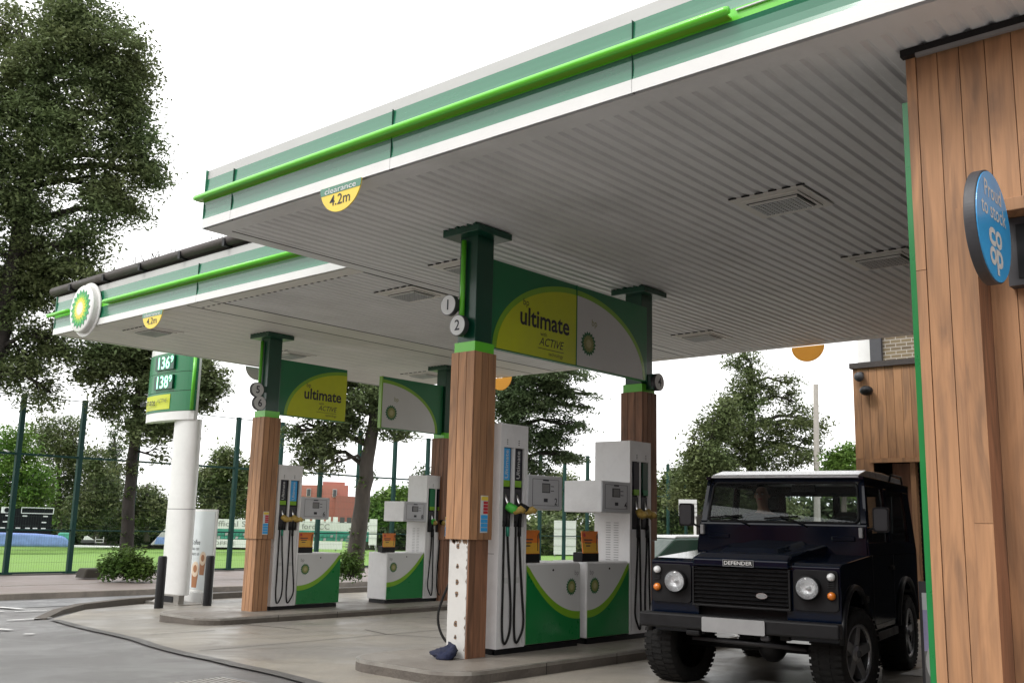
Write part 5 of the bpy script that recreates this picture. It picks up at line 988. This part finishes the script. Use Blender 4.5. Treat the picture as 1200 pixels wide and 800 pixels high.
# front: surrounds, grille, lamps
for s in (-1, 1):
    F = (V((s*.655, .22, .955)), V((1, 0, 0)), V((0, 0, 1)), V((0, -1, 0)))
    mb = MB(); mb.prism(rr_(-.19, .19, -.185, .165, .035), F, 0, .022, 'blackplastic')
    for i in range(4): mb.box((s*.79-.03, .185, .975+i*.016), (s*.79+.03, .20, .981+i*.016), 'black')
    mb.build('lamp_surround', car, bevel=.004)
    G = (V((s*.60, .150, .965)), V((1, 0, 0)), V((0, 0, 1)), V((0, -1, 0)))
    mb = MB(); mb.lathe([(.105, -.05), (.108, .012), (.094, .018)], G, 'blackplastic', 32); mb.lathe([(.095, .016), (.085, -.005), (.06, -.028), (.03, -.04), (0, -.042)], G, 'reflector', 32); mb.lathe([(.02, -.04), (.018, -.005), (0, .0)], G, 'lens', 12); mb.lathe([(.095, .016), (.08, .026), (.045, .034), (0, .037)], G, 'headglass', 32); mb.build('headlight', car)
    for z, m, n in ((.905, 'orange', 'indicator'), (1.065, 'lens', 'side_lamp')):
        G = (V((s*.79, .20, z)), V((1, 0, 0)), V((0, 0, 1)), V((0, -1, 0))); mb = MB(); mb.lathe([(.042, 0), (.042, .01), (.036, .012)], G, 'black', 20); mb.lathe([(.035, .01), (.033, .026), (.02, .038), (0, .042)], G, m, 20); mb.build(n, car)
mb = MB(); mb.box((-.435, .20, .765), (.435, .30, 1.11), 'black')
for i in range(9): z = .785+i*.036; mb.add([(-.425, .188, z), (.425, .188, z), (.425, .165, z+.014), (-.425, .165, z+.014), (.425, .188, z+.022), (-.425, .188, z+.022)], [(0, 1, 2, 3), (3, 2, 4, 5)], 'blackplastic')
mb.box((-.445, .175, .755), (.445, .21, .772), 'blackplastic').box((-.445, .175, .772), (-.428, .21, 1.11), 'blackplastic').box((.428, .175, .772), (.445, .21, 1.11), 'blackplastic')
mb.build('grille', car, bevel=.003)
mb = MB(); G = FY(.165, 0, 0); mb.disc((.20, .875), .05, G, 0, .012, 'chrome', 28, .026); mb.disc((.20, .875), .040, G, .012, .015, 'midgrey', 28, .018); mb.build('badge', car)
mb = MB(); G = FY(.150, 0, 0); mb.box((-.145, .150, 1.124), (.135, .165, 1.182), 'black'); [mb.box((q[0], .147, q[1]), (q[2], .151, q[3]), 'silver') for q in ((-.145, 1.124, .135, 1.127), (-.145, 1.179, .135, 1.182), (-.145, 1.127, -.142, 1.179), (.132, 1.127, .135, 1.179))]; mb.text('DEFENDER', .047, (-.005, 1.152), G, .004, 'white', .010, w=.255)
mb.build('name_plate', car)
mb = MB(); mb.add([(-.89, .0, .555), (.89, .0, .555), (.89, .0, .685), (-.89, .0, .685), (-.89, .13, .555), (.89, .13, .555), (.89, .13, .685), (-.89, .13, .685)], [(0, 1, 2, 3), (3, 2, 6, 7), (4, 7, 6, 5), (0, 4, 5, 1), (0, 3, 7, 4), (1, 5, 6, 2)], 'blackplastic')
mb.box((-.87, .12, .60), (.87, .23, .66), 'black'); mb.box((-.45, .02, .50), (-.32, .1, .555), 'black'); mb.box((.22, .02, .50), (.30, .1, .555), 'darkgrey'); mb.build('bumper', car, bevel=.018, seg=3)
mb = MB(); G = FY(-.002); mb.prism(rr_(-.285, .275, .548, .675, .012), G, .006, .016, 'plate'); mb.build('number_plate', car)
for x, r in ((-.30, 1), (.28, 1)):
    mb = MB(); mb.tube([ws(x, 1.49, .02), ws(x-.05, 1.53, .03), ws(x-.28, 1.60, .02)], .008, 'black', 6); mb.tube([ws(x-.44, 1.575, .015), ws(x-.10, 1.60, .015)], .009, 'rubber', 6); mb.build('wiper', car)
# wheels
def wheel(cx, cyy, turn=0.):
    s = 1 if cx > 0 else -1; w = MB(); ca, sa = math.cos(turn), math.sin(turn); ax = V((s*ca, s*sa, 0)); u = V((-sa, ca, 0)); F = (V((cx, cyy, ZW)), u, V((0, 0, 1)), ax)
    w.lathe([(.255, -.12), (.28, -.14), (.35, -.15), (.395, -.13), (.408, -.07), (.408, .07), (.395, .13), (.35, .15), (.28, .14), (.255, .12)], F, 'rubber', 40)
    for i in range(44):
        a = 2*PI*i/44; d = F[1]*math.cos(a)+F[2]*math.sin(a); q = F[1]*-math.sin(a)+F[2]*math.cos(a); o = F[0]+d*.398
        for t0, t1 in ((-.146, -.055), (-.048, .048), (.055, .146)):
            j = .025 if t0 == -.048 else .0; vs = [o+q*(e*.019+j)+d*h+F[3]*t for t in (t0, t1) for h in (0, .015 if abs(t) < .1 else .002) for e in (-1, 1)]
            w.add(vs, [(0, 1, 3, 2), (4, 6, 7, 5), (2, 3, 7, 6), (0, 2, 6, 4), (1, 5, 7, 3)], 'rubber')
    wo = w.build('wheel', car); r = MB(); r.lathe([(.258, .11), (.252, .122), (.24, .11), (.235, .02), (.0, .01)], F, 'black', 32); r.lathe([(.263, .11), (.263, .128), (.243, .128), (.238, .10)], F, 'alloy', 36)
    for k in range(5):
        a = 2*PI*k/5+.2
        def pt(rad, off, dz): d = F[1]*math.cos(a)+F[2]*math.sin(a); q = F[1]*-math.sin(a)+F[2]*math.cos(a); return F[0]+d*rad+q*off+F[3]*dz
        vs = [pt(.05, -.05, .10), pt(.05, .05, .10), pt(.246, .036, .118), pt(.246, -.036, .118), pt(.05, -.05, .03), pt(.05, .05, .03), pt(.246, .036, .05), pt(.246, -.036, .05)]
        r.add(vs, [(0, 1, 2, 3), (0, 3, 7, 4), (1, 5, 6, 2)], 'alloy')
    r.lathe([(.085, .04), (.08, .105), (.05, .118), (0, .12)], F, 'alloy', 24); r.lathe([(.034, .118), (.03, .133), (0, .135)], F, 'darkgrey', 16); ro = r.build('rim', wo)
for cx, cyy, t in ((-.765, FRONT, -.2), (.765, FRONT, -.2), (-.745, REAR, 0), (.745, REAR, 0)): wheel(cx, cyy, t)
mb = MB(); mb.tube([(-.7, FRONT, ZW), (.7, FRONT, ZW)], .045, 'black', 10); mb.ball((.12, FRONT, ZW), (.13, .15, .14), 'black'); mb.tube([(-.7, REAR, ZW), (.7, REAR, ZW)], .045, 'black', 10); mb.ball((-.15, REAR, ZW), (.14, .16, .15), 'black'); mb.box((-.42, .2, .5), (-.34, 3.7, .62), 'black').box((.34, .2, .5), (.42, 3.7, .62), 'black'); mb.tube([(-.55, .45, ZW+.05), (.5, .42, ZW+.03)], .02, 'darkgrey', 8); mb.build('axles_and_chassis', car)
for s in (-1, 1):
    mb = MB(); mb.box((s*.80, 1.28, .42), (s*.87, 2.5, .50), 'black'); mb.build('sill', car, bevel=.006); mb = MB(); mb.box((s*.64, REAR+.50, .30), (s*.86, REAR+.515, .58), 'rubber'); mb.build('mudflap', car)
mb = MB(); mb.box((-.8, 3.74, .50), (.8, 3.86, .62), 'blackplastic'); mb.build('rear_bumper', car, bevel=.006)
# inside
mb = MB(); mb.box((-.76, 1.50, 1.22), (.76, 1.75, 1.50), 'black'); mb.box((-.78, 1.4, .95), (.78, 3.7, 1.0), 'black'); mb.build('dashboard', car, bevel=.02)
for x in (-.42, .42):
    mb = MB(); mb.box((x-.22, 1.95, 1.0), (x+.22, 2.4, 1.18), 'seatfabric'); zs_ = 1.66 if x < 0 else 1.50; mb.box((x-.21, 2.34, 1.15), (x+.21, 2.46, zs_), 'seatfabric'); mb.box((x-.11, 2.37, zs_+.02), (x+.11, 2.45, zs_+.17), 'seatfabric'); mb.build('seat', car, bevel=.035, seg=3)
mb = MB(); c = V((-.40, 1.83, 1.47)); w1 = V((1, 0, 0)); w2 = V((0, .55, .83)).normalized(); mb.tube([c+w1*.19*math.cos(a)+w2*.19*math.sin(a) for a in [2*PI*k/28 for k in range(28)]], .014, 'black', 8, closed=True); mb.tube([c-w1*.18, c, c+w1*.18], .012, 'black', 6); mb.tube([c, (c.x, 1.62, 1.36)], .02, 'black', 6); mb.build('steering_wheel', car)
mb = MB(); mb.box((.05, 1.66, 1.86), (.29, 1.68, 1.93), 'black'); mb.box((.30, 1.66, 1.78), (.62, 1.69, 1.94), 'black') if False else None; mb.build('rear_view_mirror', car, bevel=.008)
# driver
def skin_obj(name, J, E, mt, parent, sub=2, root=0, flat=True):
    me = bpy.data.meshes.new(name); me.from_pydata([j[0] for j in J], [], []); me.edges.add(len(E)); me.edges.foreach_set('vertices', [i for e in E for i in e]); me.update()
    o = bpy.data.objects.new(name, me); COL.objects.link(o); o.parent = parent; me.materials.append(MATS[mt])
    m = o.modifiers.new('skin', 'SKIN'); m.use_smooth_shade = True
    if not me.skin_vertices: 
        bpy.context.view_layer.objects.active = o; bpy.ops.mesh.customdata_skin_add()
    for i, j in enumerate(J): r = j[1]; me.skin_vertices[0].data[i].radius = r if isinstance(r, tuple) else (r, r)
    me.skin_vertices[0].data[root].use_root = True
    s = o.modifiers.new('sub', 'SUBSURF'); s.levels = sub; s.render_levels = sub
    bpy.context.view_layer.update(); ev = o.evaluated_get(bpy.context.evaluated_depsgraph_get()); m2 = bpy.data.meshes.new_from_object(ev); o.modifiers.clear(); o.data = m2
    if not m2.materials: m2.materials.append(MATS[mt])
    for p in m2.polygons: p.use_smooth = True
    return o
def carp(l): a = math.radians(9.6); x, y = l[0]*1.03, l[1]*1.03; return V((-4.54+x*math.cos(a)-y*math.sin(a), 8.23+x*math.sin(a)+y*math.cos(a), l[2]))
per = thing('person', carp((-.40, 2.18, 1.18)), 'driver in dark clothes sitting behind the steering wheel of the dark car', 'person', rz=math.radians(9.6), world=False)
J = [((0, 0, .04), (.15, .12)), ((0, -.01, .20), (.15, .11)), ((0, -.02, .38), (.17, .11)), ((0, -.03, .47), (.07, .07)), ((0, -.05, .54), (.055, .055)), ((0, -.075, .62), (.075, .09)), ((0, -.07, .70), (.074, .088)), ((0, -.065, .755), (.05, .06))]
E_ = [(0, 1), (1, 2), (2, 3), (3, 4), (4, 5), (5, 6), (6, 7)]
for s, hx in ((-1, -.16), (1, .18)):
    b = len(J); J += [((s*.19, -.02, .40), .055), ((s*.25, -.10, .20), .045), ((hx*.98, -.27, .27), .03), ((hx, -.315, .30), .032)]; E_ += [(2, b), (b, b+1), (b+1, b+2), (b+2, b+3)]
    for f in range(4):
        k = len(J); oz = .02-.014*f; J += [((hx+s*.012, -.355, .30+oz), .010), ((hx+s*.004, -.375, .295+oz), .009), ((hx-s*.016, -.372, .29+oz), .0075)]; E_ += [(b+3, k), (k, k+1), (k+1, k+2)]
    k = len(J); J += [((hx-s*.022, -.335, .33), .011), ((hx-s*.03, -.36, .335), .009)]; E_ += [(b+3, k), (k, k+1)]
body = skin_obj('body', J, E_, 'skin', per)
mb = MB(); hc = V((0, -.072, .665))
for s in (-1, 1): mb.ball(hc+V((s*.03, -.083, .0)), (.012, .008, .008), 'white', 8, 5); mb.ball(hc+V((s*.03, -.090, .0)), (.005, .004, .005), 'ink', 6, 4); mb.ball(hc+V((s*.08, .01, -.01)), (.012, .022, .032), 'skin', 8, 6); mb.box(hc+V((s*.048, -.092, .016)), hc+V((s*.014, -.084, .021)), 'hair')
mb.add([hc+V(p) for p in ((-.008, -.088, .01), (.008, -.088, .01), (-.015, -.09, -.03), (.015, -.09, -.03), (0, -.113, -.028))], [(0, 1, 4), (0, 4, 2), (1, 3, 4), (2, 4, 3)], 'skin', True); mb.ball(hc+V((0, -.087, -.052)), (.024, .008, .006), 'red', 10, 5); mb.build('face', per)
mb = MB(); n, k = 20, 10; c = hc+V((0, .012, .028)); vs = []
for i in range(k+1):
    for j in range(n): th = PI*.62*i/k; ph = 2*PI*j/n; cut = 1 if math.sin(ph) > -.35 else min(1, (.42)/max(th, .01)); th2 = th*cut; vs.append(c+V((.098*math.sin(th2)*math.cos(ph), .112*math.sin(th2)*math.sin(ph), .102*math.cos(th2))))
mb.add(vs, [(i*n+j, (i+1)*n+j, (i+1)*n+(j+1) % n, i*n+(j+1) % n) for i in range(k) for j in range(n)], 'hair', True); mb.build('hair', per)
Jc = [((0, 0, .03), (.17, .14)), ((0, -.01, .20), (.172, .128)), ((0, -.02, .37), (.19, .128)), ((0, -.03, .445), (.10, .085))]; Ec = [(0, 1), (1, 2), (2, 3)]
for s, hx in ((-1, -.16), (1, .18)): b = len(Jc); Jc += [((s*.19, -.02, .40), .07), ((s*.25, -.10, .20), .06), ((s*.215, -.20, .24), .05)]; Ec += [(2, b), (b, b+1), (b+1, b+2)]
skin_obj('jacket', Jc, Ec, 'cloth', per)
# dark bag on the dashboard, passenger side
mb = MB(); mb.ball((0, 0, 0), (.24, .14, .12), 'seatfabric', 18, 10); o = mb.build('holdall', org=(0, 0, 0)); o.location = carp((.46, 2.15, 1.50)); tag(o, 'dark rounded bag seen through the windscreen on the passenger seat side', 'bag')
# ------------------------------------------------------------------ small dark green car behind the pumps
gc = thing('parked_car', (-11.6, 18.6, gz(-11.6)), 'dark green car with pale roof edge, half hidden behind the reddish column and dark car', 'car', rz=math.radians(60), world=False)
mb = MB(); po = [(-2.0, .25), (-2.0, .75), (-1.7, .85), (-.9, .95), (-.45, 1.36), (.9, 1.40), (1.6, .98), (2.0, .9), (2.05, .3)]; mb.prism(po, (V((0, 0, 0)), V((1, 0, 0)), V((0, 0, 1)), V((0, 1, 0))), -.85, .85, 'cargreen'); mb.build('body', gc, bevel=.08, seg=3)
mb = MB(); mb.prism([(-.45, 1.355), (.9, 1.395), (.85, 1.425), (-.4, 1.40)], (V((0, 0, 0)), V((1, 0, 0)), V((0, 0, 1)), V((0, 1, 0))), -.78, .78, 'white'); mb.build('roof', gc, bevel=.01)
for s in (-1, 1):
    mb = MB(); mb.prism([(-.8, .98), (-.42, 1.32), (.2, 1.34), (.2, .98)], (V((0, s*.852, 0)), V((1, 0, 0)), V((0, 0, 1)), V((0, s, 0))), 0, .006, 'cargreen'); mb.prism([(.26, .98), (.26, 1.34), (.85, 1.35), (1.4, .99)], (V((0, s*.852, 0)), V((1, 0, 0)), V((0, 0, 1)), V((0, s, 0))), 0, .006, 'cargreen'); mb.build('side_window', gc)
for x in (-1.3, 1.3):
    for s in (-1, 1): mb = MB(); G = (V((x, s*.80, .31)), V((1, 0, 0)), V((0, 0, 1)), V((0, s, 0))); mb.lathe([(0, -.1), (.31, -.1), (.31, .06), (.2, .075), (0, .06)], G, 'rubber', 24); wo = mb.build('wheel', gc); mb = MB(); mb.lathe([(.2, .074), (.18, .085), (0, .07)], G, 'alloy', 20); mb.build('rim', wo)
# ------------------------------------------------------------------ unseen houses added behind the viewer to darken the car's reflections
hm = thing('terraced_house', (0, 0, 0), 'x', 'house', 'brick houses across the street', world=False)
mb = MB(); mb.box((-4.5, 0, -1), (4.5, -9, 7.0), 'brickred2'); mb.build('wall', hm)
mb = MB(); mb.prism([(.4, 6.9), (-4.5, 10.8), (-9.4, 6.9)], (V((0, 0, 0)), V((0, 1, 0)), V((0, 0, 1)), V((1, 0, 0))), -4.6, 4.6, 'roofdark'); mb.build('roof', hm)
for x in (-2.7, 2.7):
    for z in (1.0, 3.8): mb = MB(); mb.box((x-.75, -.02, z), (x+.75, .06, z+1.5), 'white'); w_ = mb.build('window', hm); mb = MB(); mb.box((x-.65, .06, z+.1), (x+.65, .07, z+1.4), 'black'); mb.build('pane', w_)
mb = MB(); mb.box((-.5, -.02, 0), (.5, .05, 2.1), 'steelgreen'); mb.build('door', hm)
HL = ['house facing the pumps across the street, first of the row', 'house facing the pumps across the street, second of the row', 'house facing the pumps across the street, third of the row', 'house facing the pumps across the street, fourth of the row', 'house facing the pumps across the street, fifth of the row', 'house facing the pumps across the street, sixth of the row']
for i in range(6):
    o = hm if i == 0 else dup(hm, (0, 0, 0)); o.location = (-22+i*9.3, -13, gz(-22+i*9.3)); o['label'] = 'brick '+HL[i]
# ------------------------------------------------------------------ light and air
wd = bpy.data.worlds.new('World'); sc.world = wd; wd.use_nodes = True; N = wd.node_tree.nodes; L = wd.node_tree.links; bg = N['Background']
sky = N.new('ShaderNodeTexSky'); sky.sky_type = 'NISHITA'; sky.sun_disc = False; SE, SR = math.radians(50), math.radians(200)
sky.sun_elevation = SE; sky.sun_rotation = SR; sky.air_density = 1.; sky.dust_density = 4.; sky.altitude = 50
hs = N.new('ShaderNodeHueSaturation'); hs.inputs['Saturation'].default_value = .12; hs.inputs['Value'].default_value = 1.0; L.new(sky.outputs[0], hs.inputs['Color'])
tcw = N.new('ShaderNodeTexCoord'); nz = N.new('ShaderNodeTexNoise'); nz.inputs['Scale'].default_value = 1.6; nz.inputs['Detail'].default_value = 5; L.new(tcw.outputs['Generated'], nz.inputs['Vector'])
cl = N.new('ShaderNodeMapRange'); cl.inputs[1].default_value = .3; cl.inputs[2].default_value = .7; cl.inputs[3].default_value = 11.5; cl.inputs[4].default_value = 13.; L.new(nz.outputs['Fac'], cl.inputs[0])
cmb = N.new('ShaderNodeCombineColor'); [L.new(cl.outputs[0], cmb.inputs[i]) for i in range(3)]
mx = N.new('ShaderNodeMix'); mx.data_type = 'RGBA'; mx.inputs[0].default_value = .82; L.new(hs.outputs[0], mx.inputs[6]); L.new(cmb.outputs[0], mx.inputs[7]); L.new(mx.outputs[2], bg.inputs['Color']); bg.inputs['Strength'].default_value = .10
sun = bpy.data.lights.new('sun', 'SUN'); sun.energy = .8; sun.angle = math.radians(14); sun.color = (1, .97, .93); so = bpy.data.objects.new('sun', sun); COL.objects.link(so)
dr = V((math.sin(SR)*math.cos(SE), math.cos(SR)*math.cos(SE), math.sin(SE))); so.rotation_euler = dr.to_track_quat('Z', 'Y').to_euler()
sc.view_settings.view_transform = 'Standard'; sc.view_settings.look = 'None'; sc.view_settings.exposure = .88; sc.view_settings.gamma = 1
sc.cycles.max_bounces = 8; sc.cycles.diffuse_bounces = 5; sc.cycles.transparent_max_bounces = 16; sc.cycles.use_denoising = True
for o in bpy.data.objects:
    if '_o' in o: del o['_o']
